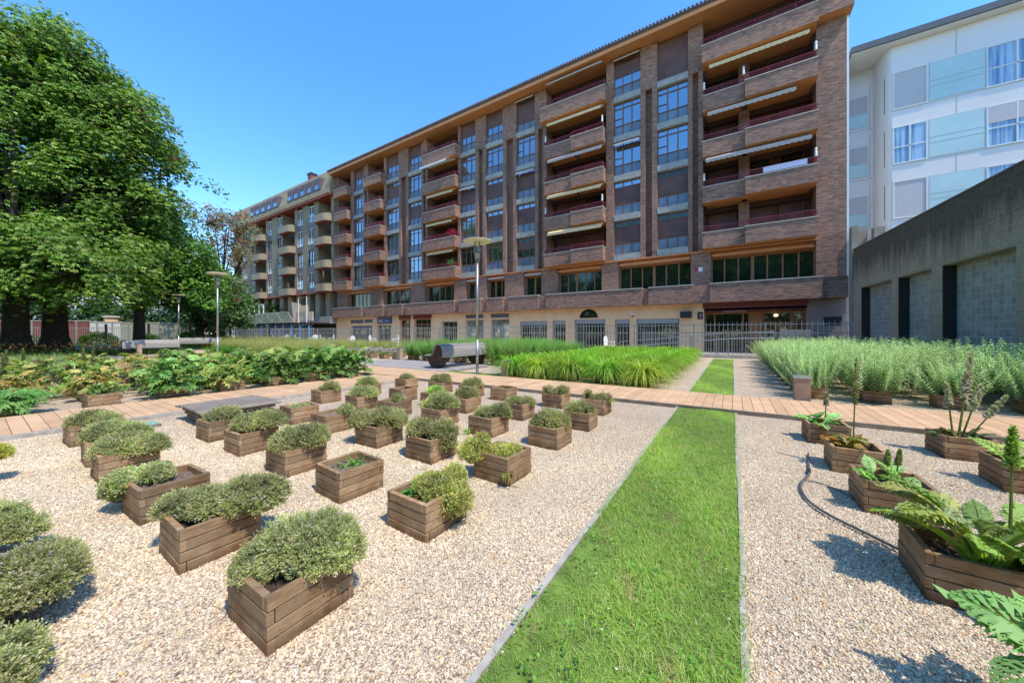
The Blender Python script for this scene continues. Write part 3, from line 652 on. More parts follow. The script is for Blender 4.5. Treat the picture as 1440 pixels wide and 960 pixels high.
# ------------------------------------------------------------------ acanthus
def acanthus_leaf(l, base, az, L, elev, bend, c, W=.30, lobes=7, pet=.35, fine=True, twist=0, lw=.30):
    """one deeply lobed leaf on a petiole: midrib curve with lobes to both sides"""
    base = np.array(base, float); H = np.array([math.cos(az), math.sin(az), 0]); Z = np.array([0,0,1.]); S0 = np.array([-math.sin(az), math.cos(az), 0])
    n = 14; pts = [base]; dirs = []
    for k in range(n):
        a = elev-bend*((k+.5)/n)**1.3; d = H*math.cos(a)+Z*math.sin(a); dirs.append(d); pts.append(pts[-1]+d*L/n)
    pts = np.array(pts); dirs.append(dirs[-1]); dirs = np.array(dirs)
    S0 = unit(S0*math.cos(twist)+Z*math.sin(twist))
    w = .012*L/.4
    for k in range(n):
        t = k/n; ww = w*(1.6-1.2*t)
        l.quads([[pts[k]-S0*ww, pts[k]+S0*ww, pts[k+1]+S0*ww*.9, pts[k+1]-S0*ww*.9]], np.array(c)*1.25+np.array([.05,.04,.0]))
        N0 = np.cross(S0, dirs[k]); l.quads([[pts[k]-N0*ww, pts[k]+N0*ww, pts[k+1]+N0*ww*.9, pts[k+1]-N0*ww*.9]], np.array(c)*1.1)
    B = []; D = []; NN = []; LL = []; WW = []; CC = []
    for i in range(lobes):
        s = (i+.5)/lobes; t = pet+(1-pet)*s; f = t*n; k = min(n-1, int(f)); p = pts[k]+(pts[k+1]-pts[k])*(f-k); d = dirs[k]; up = np.cross(S0, d); up = up if up[2] > 0 else -up
        wl = W*L*(math.sin(PI*min(1, .16+.84*s)**.85)*1.0+.12)
        for sg in (-1, 1):
            ld = unit(d*(.55+.5*s)+S0*sg*.95+up*.10+rng.normal(size=3)*.07)
            cc = np.array(c)*(1+rng.normal()*.10)
            B.append(p-d*.01); D.append(ld); NN.append(up); LL.append(wl); WW.append(wl*lw); CC.append(cc)
            B.append(p+d*.012*L/.4); D.append(unit(ld+d*.3)); NN.append(up); LL.append(wl*.45); WW.append(wl*lw*.75); CC.append(cc*.93)
            if fine:
                for q, r_ in ((.38, .42), (.6, .34), (.8,.26)):
                    for s2 in (-1, 1):
                        td = unit(ld*.75+unit(np.cross(up, ld))*s2*.8-up*.1); B.append(p+ld*wl*q*.8); D.append(td); NN.append(up); LL.append(wl*r_); WW.append(wl*.20); CC.append(cc*(.96+.1*rng.random()))
    B.append(pts[-2]); D.append(dirs[-1]); NN.append(np.cross(S0, dirs[-1])); LL.append(W*L*.6); WW.append(W*L*.3); CC.append(np.array(c))
    l.leaves(np.array(B), np.array(D), np.array(NN), np.array(LL), np.array(WW), np.array(CC), droop=.35, fold=.12, wide=.5)
def spike(l, base, h, lean=(0,0), c=(.34,.44,.16), f=(.80,.74,.68), r=.03, head=.55):
    """flowering spike: stalk with stacked hooded bracts"""
    base = np.array(base, float); top = base+np.array([lean[0], lean[1], h]); ax = unit(top-base)
    n = 10; w = r*.34; 
    for a in (0, PI/2):
        s = np.array([math.cos(a), math.sin(a), 0])*w
        l.quads([[base-s, base+s, top+s*.4, top-s*.4]], np.array([.22,.28,.08]))
    k = 120; t = rng.random(k)**.9; a = rng.uniform(0, 2*PI, k); rad = r*(1.05-.6*t**2)
    P = base+(top-base)*(1-head+head*t)[:,None]; O = np.stack([np.cos(a), np.sin(a), np.zeros(k)], 1)
    fl = rng.random(k) < .38*(1-t); C = np.where(fl[:,None], vary(f, k, .1), vary(c, k, .2))
    l.leaves(P, O*.8+np.array([0,0,.75]), O*-.6+np.array([0,0,1.]), rad*1.9, rad*1.1, C, droop=-.3, fold=.3, wide=.5)
    l.leaves(P, O*1+np.array([0,0,.05]), O*-.1+np.array([0,0,1.]), rad*1.5, rad*.9, C*.8, fold=.3)
def acanthus_mesh(n, L, cols, W=.3, spikes=(), fine=True, spread=.06, lobes=7, emin=.5, emax=1.35, rise=0, lw=.32, pet=.35):
    l = LB()
    for i in range(n):
        az = 2*PI*(i*.382)+rng.normal()*.3; e = rng.uniform(emin, emax); LLn = L*rng.uniform(.6, 1.15)
        c = vary(pick(cols, 1), 1, .12, .04)[0]
        q = rng.random(); ro = (1-q)*spread*1.6; acanthus_leaf(l, (rng.normal()*spread+math.cos(az)*ro*(rise > 0), rng.normal()*spread+math.sin(az)*ro*(rise > 0), q*rise), az, LLn, e, rng.uniform(.9, 1.9), c, W, lobes, pet, fine=fine, twist=rng.normal()*.25, lw=lw)
    for s in spikes: spike(l, *s)
    return l.mesh('acanthus_leaves', M['leaf'])
# right-hand acanthus crates
AC_Y = [(.46,.56,.12),(.54,.56,.15),(.36,.52,.11)]; AC_G = [(.26,.50,.09),(.32,.54,.13),(.38,.56,.20)]
def place_plant(name, me, mat_loc, label, cat, group, rz=0, sc=1):
    o = link(name, me, loc=Vector(mat_loc), label=label, cat=cat, group=group); o.rotation_euler.z = rz; o.scale = (sc,)*3; return o
GA = 'acanthus plants right of the lawn'
CRD = {(0,0):'crate at the bottom right corner with browned leaves','x':''}
desc = {(0,0):'weathered crate cut off by the bottom right corner', (0,1):'big weathered crate right of the hose with dark mulch', (0,2):'plank crate behind the large one, long near face', (0,3):'plank crate with orange tinged leaves above it',
        (0,4):'small far crate touching the boardwalk right of the lawn', (1,3):'crate cut by the right frame edge, second column', (1,4):'crate with pale flower spikes beside the boardwalk', (1,2):'crate hidden behind the tall green bud at right'}
for n_, (k, (x,y,rz)) in enumerate(crates_right.items()): place_crate(x, y, rz, desc[k], 'plank crates right of the lawn', 2 if n_ % 2 else 0, 1.0)
def P_(k, dx=0, dy=0, z=.16): x, y, _ = crates_right[k]; return (x+dx, y+dy, z)
rng = np.random.default_rng(21)
l = LB()                                             # nearest: big yellow green plant
for i in range(24):
    az = i*2.399+rng.normal()*.15; L = rng.uniform(.30,.47)*(1.12 if 2 < az % (2*PI) < 3.9 else 1); e = rng.uniform(.95, 1.48)
    acanthus_leaf(l, (rng.normal()*.03, rng.normal()*.03, 0), az, L, e, rng.uniform(1.0, 1.75), vary(pick([(.40,.56,.12),(.50,.58,.17),(.32,.54,.13),(.44,.58,.26)], 1), 1, .1, .03)[0], .205, 9, .52, True, rng.normal()*.35, .30)
spike(l, (.09,.06,0), .68, (.02,.02), (.38,.66,.14), (.40,.66,.16), .024, .30)
spike(l, (.07,-.05,0), .13, (.03,.0), (.16,.30,.05), (.3,.3,.1), .02, .6)
place_plant('acanthus_plant', l.mesh('acanthus_leaves', M['leaf']), P_((0,1), .06, -.02), 'large acanthus with long lobed leaves and one tall green bud', 'acanthus', GA)
l = LB()
for az, L, e, bd, tw in [(2.75,.36,.75,.75,-.4),(3.5,.33,.55,1.1,.1),(1.8,.34,.9,1.2,0),(.5,.4,.7,1.3,0),(-.5,.4,.7,1.3,0),(2.3,.3,1.0,1.2,.3)]:
    acanthus_leaf(l, (0,0,0), az, L, e, bd, vary([(.26,.52,.15)], 1, .1, .03)[0], .34, 10, .18, True, tw, .24)
for az, L in ((3.6,.24),(4.2,.28),(3.1,.2)): acanthus_leaf(l, (-.05,-.05,0), az, L, .5, 1.8, (.40,.20,.03), .34, 6)
place_plant('acanthus_plant', l.mesh('acanthus_leaves', M['leaf']), P_((0,0), -.07, .08, .22), 'broad leafed acanthus at the bottom right corner with browned lower leaves', 'acanthus', GA)
def right(k, n, L, cols, lab, spikes=(), dx=0, dy=0, W=.25, **kw): place_plant('acanthus_plant', acanthus_mesh(n, L*1.1, cols, W, spikes, emin=.7, emax=1.4, **kw), P_(k, dx, dy), lab, 'acanthus', GA)
right((0,2), 10, .22, AC_G, 'low green acanthus with two short spikes behind the large one', [((.0,0,0),.27,(.01,0),(.46,.56,.22),(.6,.5,.3),.020,.45),((.05,.03,0),.28,(.03,0),(.46,.56,.22),(.6,.5,.3),.019,.45)], -.02, .0)
right((0,3), 9, .27, [(.30,.34,.06),(.34,.28,.06),(.42,.22,.04)], 'yellow and orange tinged acanthus with one slender tall spike', [((.02,0,0),.90,(.03,.02),(.34,.42,.14),(.55,.34,.28),.022,.5)], -.03, 0)
right((0,4), 9, .24, AC_G, 'small dark green acanthus with a stub spike by the boardwalk', [((.05,.02,0),.42,(.02,0),(.36,.42,.2),(.8,.74,.66),.024,.4)], -.05, .0)
right((1,3), 9, .30, AC_Y, 'yellow green acanthus at the right frame edge', [])
right((1,2), 7, .28, AC_Y, 'low acanthus outside the second column behind the green bud', [])
right((1,4), 10, .20, [(.22,.24,.10),(.30,.22,.08),(.2,.28,.08)], 'acanthus with tall pale flower spikes beside the boardwalk', [((.0,.0,0),.94,(.10,.02),(.55,.54,.36),(.92,.86,.80),.034,.60),((-.03,.0,0),.60,(-.05,.0),(.54,.58,.34),(.92,.86,.80),.030,.45),((.03,.03,0),.60,(.16,.05),(.54,.58,.34),(.92,.86,.80),.030,.5),((.05,.0,0),.50,(.28,.02),(.54,.58,.34),(.92,.86,.80),.028,.5)], -.02)

# ---- left bed of acanthus and artichoke leaves
rng = np.random.default_rng(33); random.seed(33)
LEFTC = [[(.22,.40,.10),(.17,.33,.08),(.32,.47,.15),(.12,.24,.06)], [(.38,.45,.12),(.46,.47,.14),(.28,.40,.10),(.18,.30,.07)], [(.50,.45,.15),(.52,.38,.14),(.32,.39,.11),(.22,.28,.08)], [(.28,.32,.15),(.34,.23,.14),(.24,.34,.11),(.14,.16,.08)]]
LK = dict(fine=False, lobes=4, emin=.0, emax=1.3, spread=.13, rise=.46, lw=.55, pet=.25)
LM = [acanthus_mesh(105, .30, LEFTC[0], .38, **LK), acanthus_mesh(100, .29, LEFTC[1], .38, **LK), acanthus_mesh(95, .28, LEFTC[2], .38, **LK), acanthus_mesh(95, .26, LEFTC[3], .38, **LK),
      acanthus_mesh(90, .28, LEFTC[1], .38, [((.02,0,0),.80,(.02,0),(.34,.38,.16),(.7,.6,.6),.038,.6)], **LK), acanthus_mesh(46, .46, [(.13,.37,.07),(.18,.43,.10),(.24,.48,.15)], .34, fine=False, lobes=6, emin=.3, emax=1.2)]
LDESC = ['green lobed leafy plant', 'yellow green lobed leafy plant', 'yellowing lobed leafy plant', 'purplish bronze lobed leafy plant', 'leafy plant with a tall flower spike', 'broad leafed dark green plant']
GL = 'leafy plants left of the side boardwalk'
CN = ['beside the side boardwalk', 'in boardwalk column two', 'in the third column out', 'in the fourth column out', 'in the fifth column out', 'in the sixth column out', 'in the outermost column']
for i in range(7):
    for j in range(9):
        x = -9.46-i*.95; y = -1.55+j*.94+(.05 if i else 0)+ (.0 if i < 4 else .3)
        if i == 0 and j in (0,1): continue
        v = random.choice([0,1,1,2,2,3,3,4] if j < 5 else [0,0,0,1,0,1,5]); sc = random.uniform(.78, 1.05)
        if j >= 5 and i < 4: sc = random.uniform(1.0, 1.2)
        if i == 0: v = {2:5, 3:0, 4:0, 5:1, 6:0, 7:0, 8:0}.get(j, 0); sc = {2:1.0, 3:.42, 4:1.05, 5:.85, 6:1.1, 7:1.15, 8:1.15}.get(j, 1)
        if i == 1 and j in (2,3): v = 2; sc = .8
        if i > 1 and j <= 3: v = random.choice([3,3,4,4,2])
        if i <= 3 or j < 2: place_crate(x+random.uniform(-.04,.04), y, R(random.uniform(-5,5)), f'worn grey brown crate {CN[i]}, {ORDN[j]} from left end', 'plank crates left of the side boardwalk', j % 2, 1.0 if i else 1.02)
        o = place_plant('leafy_plant', LM[v], (x, y, .15), f'{LDESC[v]} {CN[i]}, {ORDN[j]} from left end', 'leafy plant', GL, random.uniform(0, 6.28), sc)

# ---- daylily clumps beyond the boardwalk
def blade_clump(name, n, L, W, cols, nseg=4, spread=.1, up=(.5,1.5), bend=(1.2,2.6), tip=None, h0=0, mat='blade'):
    l = LB(); a = rng.uniform(0, 2*PI, n); e = rng.uniform(*up, n)
    P = np.c_[rng.normal(size=(n,2))*spread, np.full(n, h0)]
    D = np.stack([np.cos(a)*np.cos(e), np.sin(a)*np.cos(e), np.sin(e)], 1)
    l.strips(P, D, L*(.6+.55*rng.random(n)), W*(.7+.6*rng.random(n)), nseg, rng.uniform(*bend, n), vary(pick(cols, n), n, .14, .05), tipc=tip)
    return l
DL = [(.22,.45,.04),(.30,.54,.06),(.42,.62,.10),(.12,.30,.025)]
DM = [blade_clump('d', 520, 1.08, .024, DL, 6, .06, (.85,1.52), (1.9,3.0)).mesh('daylily_leaves', M['blade']) for _ in range(3)]
DM2 = [blade_clump('d', 520, 1.08, .024, [(.42,.62,.07),(.36,.62,.07),(.46,.60,.10)], 6, .06, (.75,1.52), (1.9,3.1)).mesh('daylily_leaves', M['blade'])]
GD = 'daylily clumps in crates beyond the boardwalk'
for i in range(5):
    for j in range(12):
        x = -1.86-i*.96; y = 8.88+j*.93; front = j == 0; sc = random.uniform(.86, 1.02)
        if front or i == 0: place_crate(x, y, R(random.uniform(-4,4)), f'dark crate under daylilies, {"front row" if front else ORDN[j]+" back"}, {ORDN[i]} from the lawn strip' if front or i == 0 else '', 'crates of the daylily bed', 0)
        pale = (i, j) in ((0,0),(3,0)); me = DM2[0] if pale else DM[(i+j*2) % 3]
        lab = (f'{"pale yellow green" if pale else "bright green"} arching daylily, front row, {ORDN[i]} from the lawn strip' if front else f'arching daylily on the lawn side edge, {ORDN[j]} one back' if i == 0 else 'bright green daylily clump massed behind the front row')
        place_plant('daylily_clump', me, (x+random.uniform(-.05,.05), y, .20), lab, 'daylily', GD if lab.startswith('bright green daylily') else 'daylilies along the bed edges', random.uniform(0,6), sc*(1.04 if front else 1))

# ---- oregano bushes on the right
def stems_mesh(n, h, nleaf, ll, cols, spread=.16, lean=.34, name='leafy_stems', tipw=1.0):
    l = LB(); a = rng.uniform(0, 2*PI, n); e = np.abs(rng.normal(size=n))*lean; H = h*rng.uniform(.6, 1.08, n)
    B = np.c_[rng.normal(size=(n,2))*spread, np.zeros(n)]; D = unit(np.stack([np.cos(a)*e, np.sin(a)*e, np.ones(n)], 1)+np.c_[B[:,:2]*1.0, np.zeros(n)])
    T = B+D*H[:,None]; s = np.tile([[.004,0,0]], (n,1)); l.quads(np.stack([B-s, B+s, T+s*.4, T-s*.4], 1), vary((.16,.20,.08), n, .1))
    C0 = vary(pick(cols, n), n, .12, .04)
    for k in range(nleaf):
        t = .12+.88*(k/(nleaf-1)); ang = a+k*1.57+rng.normal(size=n)*.3
        for q in (0, PI):
            O = np.stack([np.cos(ang+q), np.sin(ang+q), np.full(n, .45)], 1)
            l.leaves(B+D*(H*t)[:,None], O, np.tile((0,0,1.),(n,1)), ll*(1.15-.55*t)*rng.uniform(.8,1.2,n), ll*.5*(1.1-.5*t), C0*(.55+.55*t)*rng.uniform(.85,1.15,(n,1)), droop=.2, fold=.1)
    return l.mesh(name, M['leaf'])
OC = [(.54,.74,.34),(.62,.80,.42),(.44,.64,.26)]
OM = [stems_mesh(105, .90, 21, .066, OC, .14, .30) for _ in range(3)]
for i in range(5):
    for j in range(12):
        x = 1.32+i*.93; y = 9.15+j*.93
        if i == 0 and j == 0: x += .05
        if x > 7.0-.085*y*1.0+.2: continue
        front = j == 0
        if front or i == 0: place_crate(x, y, R(random.uniform(-4,4)), f'low dark crate under silvery bushes, {"front row" if front else ORDN[j]+" back"}, {ORDN[i]} from the lawn strip', 'crates of the silvery herb bed', 1)
        lab = (f'silvery green leafy herb bush, front row, {ORDN[i]} from the lawn strip' if front else f'silvery herb bush on the lawn side edge, {ORDN[j]} one back' if i == 0 else 'silvery green herb bush massed behind the front row')
        place_plant('herb_bush', OM[(i+j) % 3], (x+random.uniform(-.05,.05), y, .17), lab, 'herb bush', 'silvery herb bushes in the mass' if lab.endswith('massed behind the front row') else 'silvery herb bushes along the bed edges', random.uniform(0,6), random.uniform(.9,1.1)*(.86 if front else 1))

# ---- tall airy green bushes behind the curved bench
FM = [stems_mesh(130, .86, 15, .075, [(.27,.50,.13),(.33,.56,.16),(.22,.43,.11)], .14, .42) for _ in range(3)]
k = 0
for i in range(7):
    for j in range(6):
        x = -7.1-i*.98; y = 11.55+j*1.15
        if j == 0 or i == 6: place_crate(x, y, R(random.uniform(-4,4)), f'dark crate of the feathery bed behind the benches, {ORDN[i]} column from the right, {ORDN[j]} row', 'crates of the feathery bed', 0)
        lab = f'feathery green bush behind the curved bench, {ORDN[i]} from the right' if j == 0 else f'feathery green bush on the left end of its bed, {ORDN[j]} back' if i == 6 else 'feathery green bush massed inside the bed behind the curved bench'
        place_plant('feathery_bush', FM[k % 3], (x, y, .15), lab, 'bush', 'feathery bushes in the mass' if 'massed' in lab else 'feathery bushes along the bed edges', random.uniform(0,6), random.uniform(.9,1.08)); k += 1

# ---- feather grass bed, further left
GC = [(.34,.48,.07),(.26,.44,.06),(.42,.50,.12),(.46,.44,.18)]
GM = [blade_clump('g', 420, .85, .012, GC, 3, .13, (.95,1.55), (.2,1.0), tip=(.40,.42,.16)).mesh('feather_grass_blades', M['blade']) for _ in range(3)]
k = 0
NTH = ORDN+['fourteenth','fifteenth','sixteenth']
for i in range(10):
    for j in range(8):
        x = -20.3-i*1.08; y = 9.35+j*1.1
        lab = f'feather grass tuft beside the boardwalk, {NTH[i]} from the right' if j == 0 else 'feather grass tuft massed behind the front row'
        if j == 0: place_crate(x, y, R(random.uniform(-4,4)), f'faded crate under feather grass, {NTH[i]} from the right', 'crates of the feather grass bed', 1)
        place_plant('feather_grass', GM[k % 3], (x+random.uniform(-.1,.1), y+random.uniform(-.1,.1), .1), lab, 'ornamental grass', 'feather grass in the mass' if j else 'feather grass front row', random.uniform(0,6), random.uniform(.85,1.1)); k += 1
for i in range(6):
    for j in range(5):
        x = -14.0-i*1.05; y = 14.9+j*1.1
        place_plant('feather_grass', GM[k % 3], (x+random.uniform(-.1,.1), y+random.uniform(-.1,.1), .05), 'low feather grass tuft behind the pink flowers', 'ornamental grass', 'low feather grass behind the pink flowers', random.uniform(0,6), random.uniform(.7,.85)); k += 1
k = 0
for i in range(12):
    for j in range(4):
        x = -31.5-i*1.3+random.uniform(-.2,.2); y = 11.2+j*2.0+random.uniform(-.2,.2)
        place_plant('feather_grass', GM[k % 3], (x, y, 0), 'feather grass tuft in the far meadow by the trees', 'ornamental grass', 'feather grass of the far meadow', random.uniform(0,6), random.uniform(1.0,1.5)); k += 1

# ---- crates of small pink flowers between
l0 = []
for q in range(3):
    l = LB(); n = 520; P = np.c_[rng.normal(size=(n,2))*.12, rng.uniform(0,.16,n)]; D = rng.normal(size=(n,3)); D[:,2] = abs(D[:,2])+.3
    l.leaves(P, D, rng.normal(size=(n,3)), .06, .03, vary(pick([(.16,.28,.08),(.22,.32,.12)], n), n, .2))
    m_ = 90; P = np.c_[rng.normal(size=(m_,2))*.12, rng.uniform(.10,.22,m_)]
    for _ in range(2): l.leaves(P, rng.normal(size=(m_,3)), rng.normal(size=(m_,3)), .045, .04, vary([(.62,.40,.50),(.60,.50,.55),(.5,.42,.45)][q], m_, .15))
    l0.append(l.mesh('flowering_cushion', M['leaf']))
for i in range(6):
    for j in range(3):
        x = -13.9-i*.98; y = 11.35+j*1.0
        place_crate(x, y, R(random.uniform(-5,5)), f'reddish crate of pink flowers, {ORDN[j]} row, {ORDN[i]} from the right', 'crates of the pink flower bed', 1)
        place_plant('pink_flowers', l0[(i+j) % 3], (x, y, .2), f'small pink flowering cushion, {ORDN[j]} row, {ORDN[i]} from the right', 'flowering plant', 'pink flowers in crates', random.uniform(0,6), 1.0)
# low green groundcover beside the second lamp, silvery dome at the lamp foot
cm = stems_mesh(150, .34, 8, .07, [(.12,.32,.05),(.16,.38,.07)], .22, .8)
for i, (x, y) in enumerate([(-27.6,8.9),(-26.6,9.2),(-25.6,9.6),(-24.6,9.9),(-28.6,9.0)]):
    place_plant('low_shrub', cm, (x, y, 0), f'low bright green shrub beside the far bench, {ORDN[i]} in its row', 'shrub', 'low bright shrubs by the far bench', i, 1.5)
sd = LB(); n = 1800; D = sphere(n); D[:,2] = abs(D[:,2]); sd.leaves(D*[.5,.5,.42], D+rng.normal(size=(n,3))*.5, rng.normal(size=(n,3)), .07, .02, vary((.42,.50,.42), n, .12))
place_plant('silver_shrub', sd.mesh('silver_leaves', M['leaf']), (-19.6,6.95,.02), 'silvery grey rounded shrub at the foot of the middle lamp post', 'shrub', None)
od = LB(); n = 900; P = np.c_[rng.uniform(-9,9,n), rng.normal(size=n)*.25, rng.uniform(.35,.8,n)]; od.leaves(P, rng.normal(size=(n,3)), rng.normal(size=(n,3)), .12, .09, vary((.62,.34,.08), n, .2))
n = 9000; od.strips(np.c_[rng.uniform(-9,9,n), rng.normal(size=n)*.5, np.zeros(n)], np.c_[rng.normal(size=(n,2))*.4, np.ones(n)], .6, .02, 2, .6, vary((.07,.16,.03), n, .25))
o = link('orange_flower_border', od.mesh('orange_flower_border', M['leaf']), loc=Vector((-31.5,-1.5,0)), kind='stuff', label='border of small orange flowers in the shade of the trees', cat='flowers'); o.rotation_euler.z = R(72)
gd = LB(); n = 26000; c = rng.uniform([-30,-6],[-17,3.0],(n,2)); gd.strips(np.c_[c, np.zeros(n)], np.c_[rng.normal(size=(n,2))*.7, np.ones(n)], rng.uniform(.3,.62,n), .03, 3, rng.uniform(.5,1.9,n), vary(pick([(.30,.40,.26),(.22,.33,.12),(.28,.38,.08),(.15,.28,.06)], n), n, .15))
link('mixed_perennials', gd.mesh('mixed_perennials', M['blade']), kind='stuff', label='silvery and green perennials massed before the trees', cat='perennials')

# ------------------------------------------------------------------ hose, ground lights, marker posts
b = MB(); hp = [(.68,4.80),(.63,4.42),(.58,4.08),(.51,3.87),(.475,3.68),(.49,3.44),(.57,3.26),(.67,3.14),(.76,3.04),(.86,2.93),(.98,2.86)]
def smooth_pts(p, z, n=6):
    o = []
    for i in range(len(p)-1):
        p0, p1, p2, p3 = p[max(0,i-1)], p[i], p[i+1], p[min(len(p)-1, i+2)]
        for k in range(n):
            t = k/n; o.append(tuple(.5*((2*p1[a])+(-p0[a]+p2[a])*t+(2*p0[a]-5*p1[a]+4*p2[a]-p3[a])*t*t+(-p0[a]+3*p1[a]-3*p2[a]+p3[a])*t**3) for a in (0,1))+(z,))
    return o+[(*p[-1], z)]
b.tube(smooth_pts(hp, .022), .0095, 8); root = b.build('garden_hose', M['hose'], loc=(.5,3.7,0), smooth=True, label='grey irrigation hose curving across the gravel to the big crate', cat='hose')
b = MB(); b.tube(smooth_pts([(.52,3.92),(.60,3.93),(.68,3.88),(.75,3.80),(.79,3.68)], .016), .005, 6); b.build('drip_line', M['hose'], root, smooth=True)
b = MB(); b.tube([(.585,4.12,.02),(.60,4.20,.03)], .015, 8); b.build('hose_joint', M['black'], root)
def ground_light(x, y, w, d, rz, lab):
    r = empty('ground_light', (x,y,0), lab, 'ground light', 'glass topped ground lights')
    b = MB(); b.box(x-w/2-.012, x+w/2+.012, y-d/2-.012, y+d/2+.012, 0, .04); b.build('housing', M['rim'], r)
    b = MB(); b.box(x-w/2, x+w/2, y-d/2, y+d/2, .042, .05); b.build('glass_cover', M['tealbox'], r); r.rotation_euler.z = rz
ground_light(-6.83, 1.28, .24, .30, .05, 'square pale teal glass ground light between crates and boardwalk')
ground_light(-9.42, 1.32, .24, .30, .0, 'pale teal glass ground light on the far side of the side boardwalk')
def marker(x, y, s, h, lab):
    r = empty('marker_post', (x,y,0), lab, 'marker post', 'stone marker posts with slanted steel tops')
    b = MB(); a = s/2; b.add([(x-a,y-a,0),(x+a,y-a,0),(x+a,y+a,0),(x-a,y+a,0),(x-a,y-a,h-.03),(x+a,y-a,h-.03),(x+a,y+a,h),(x-a,y+a,h)], [(0,3,2,1),(4,5,6,7),(0,1,5,4),(1,2,6,5),(2,3,7,6),(3,0,4,7)])
    b.build('post', M['poststone'], r, bevel=.004)
    b = MB(); e = a+.012; b.add([(x-e,y-e,h-.036+.006),(x+e,y-e,h-.03),(x+e,y+e,h+.004),(x-e,y+e,h+.004),(x-e,y-e,h-.018),(x+e,y-e,h-.018),(x+e,y+e,h+.016),(x-e,y+e,h+.016)], [(0,3,2,1),(4,5,6,7),(0,1,5,4),(1,2,6,5),(2,3,7,6),(3,0,4,7)])
    b.build('steel_top', M['metal'], r)
M['poststone'] = plain('brownish_post', (.38,.27,.20), .6, var=.18, scale=5, bmp=.2)
marker(1.10, 8.42, .23, .48, 'square brown marker post beside the herb bed by the boardwalk')
marker(-5.66, 8.55, .20, .50, 'square marker post in front of the daylilies beside the lamp post')
marker(-13.0, 10.75, .20, .62, 'narrow grey marker post among the pink flowers behind the deck')
marker(-25.0, 4.6, .16, .75, 'thin marker post in front of the left bench')

# ------------------------------------------------------------------ low table
def low_table():
    X0, X1, Y0, Y1 = -7.08, -6.05, 1.68, 2.68
    r = empty('low_table', ((X0+X1)/2,(Y0+Y1)/2,0), 'low weathered wooden deck table on stacked slats beside the boardwalk', 'table')
    b = MB(); n = 5; w = (Y1-Y0)/n
    nx = 7; w = (X1-X0)/nx
    for k in range(nx):
        e = .015 if k in (0, nx-1) else 0; b.box(X0+k*w+.003, X0+(k+1)*w-.003, Y0+random.uniform(-.008,.008), Y1+random.uniform(-.008,.008), .205-e, .228-e)
    b.build('tabletop', M['table_wood'], r, bevel=.003)
    for lev in range(3):
        z = .03+lev*.055; b = MB(); s = .06+.02*(2-lev)
        b.box(X0+s, X1-s, Y0+s, Y0+s+.05, z, z+.032); b.box(X0+s, X1-s, Y1-s-.05, Y1-s, z, z+.032)
        b.box(X0+s, X0+s+.05, Y0+s+.05, Y1-s-.05, z, z+.03); b.box(X1-s-.05, X1-s, Y0+s+.05, Y1-s-.05, z, z+.03)
        b.build('slat_layer', M['table_wood'], r, bevel=.002)
    b = MB(); b.box(X0+.2, X1-.2, Y0+.2, Y1-.2, 0, .20); b.build('core_block', M['dark'], r)
low_table()

# ------------------------------------------------------------------ curved benches
def bench(x, y, length, lab, rz=0):
    "x: back side, seat faces -X; axis along Y"
    r = empty('curved_bench', (0,0,0), lab, 'bench', 'curved slatted benches')
    # side profile of the slats in (x,z): seat from the left, dip, hump of the back, down the rear
    prof = [(-.50,.43),(-.42,.455),(-.30,.44),(-.18,.44),(-.10,.50),(-.05,.60),(.0,.72),(.07,.80),(.16,.835),(.26,.82),(.34,.76),(.385,.68),(.405,.58),(.405,.47),(.39,.38)]
    pts = [Vector((px,0,pz)) for px, pz in prof]; cum = [0]
    for i in range(1, len(pts)): cum.append(cum[-1]+(pts[i]-pts[i-1]).length)
    def at(s):
        for i in range(1, len(cum)):
            if s <= cum[i] or i == len(cum)-1:
                t = (s-cum[i-1])/(cum[i]-cum[i-1]); return pts[i-1].lerp(pts[i], t), (pts[i]-pts[i-1]).normalized()
    b = MB(); s = .03; k = 0
    while s < cum[-1]-.02:
        p, t = at(s); nrm = Vector((-t.z,0,t.x)); a = p+t*.032; c = p-t*.032
        q = [a+nrm*.014, c+nrm*.014, c-nrm*.014, a-nrm*.014]
        b.prism([(v.x, v.z) for v in q], 'y', random.uniform(-.004,.004), length+random.uniform(-.004,.004)); s += .078; k += 1
    b.build('slats', M['slat'], r, bevel=.004)
    for y0 in (.06, length-.36):
        b = MB(); low = [(.33*math.cos(a)-.02, .33+.33*math.sin(a)) for a in [PI+PI*i/14 for i in range(15)]]
        body = [(-.50,.415),(-.36,.425)]+[] 
        poly = [(-.47,.40)]+[(x_, z_) for x_, z_ in low if True]+[(.36,.40),(.385,.50),(.385,.60),(.365,.68),(.32,.74),(.25,.795),(.16,.81),(.08,.78),(.02,.70),(-.03,.58),(-.09,.475),(-.18,.415)]
        b.prism(poly, 'y', y0, y0+.30 if False else y0+.05); b.prism(poly, 'y', y0+.24, y0+.29)
        arc = [(.335*math.cos(a)-.02, .33+.335*math.sin(a)) for a in [PI+PI*i/14 for i in range(15)]]; arc2 = [(.31*math.cos(a)-.02, .33+.31*math.sin(a)) for a in [2*PI-PI*i/14 for i in range(15)]]
        b.prism(arc+arc2, 'y', y0+.05, y0+.24); b.build('support', M['rust'], r)
    r.location = (x, y, .06); r.rotation_euler.z = rz; return r
bench(-8.84, 8.78, 2.62, 'curved slatted bench with rusty round end plates in front of the feathery bushes')
bench(-28.7, 4.55, 2.35, 'grey slatted bench seen from behind, nearer of the two on the left')
bench(-36.8, 8.5, 3.0, 'grey slatted bench seen from behind, farther one near the big lime tree'.replace('lime ', ''))

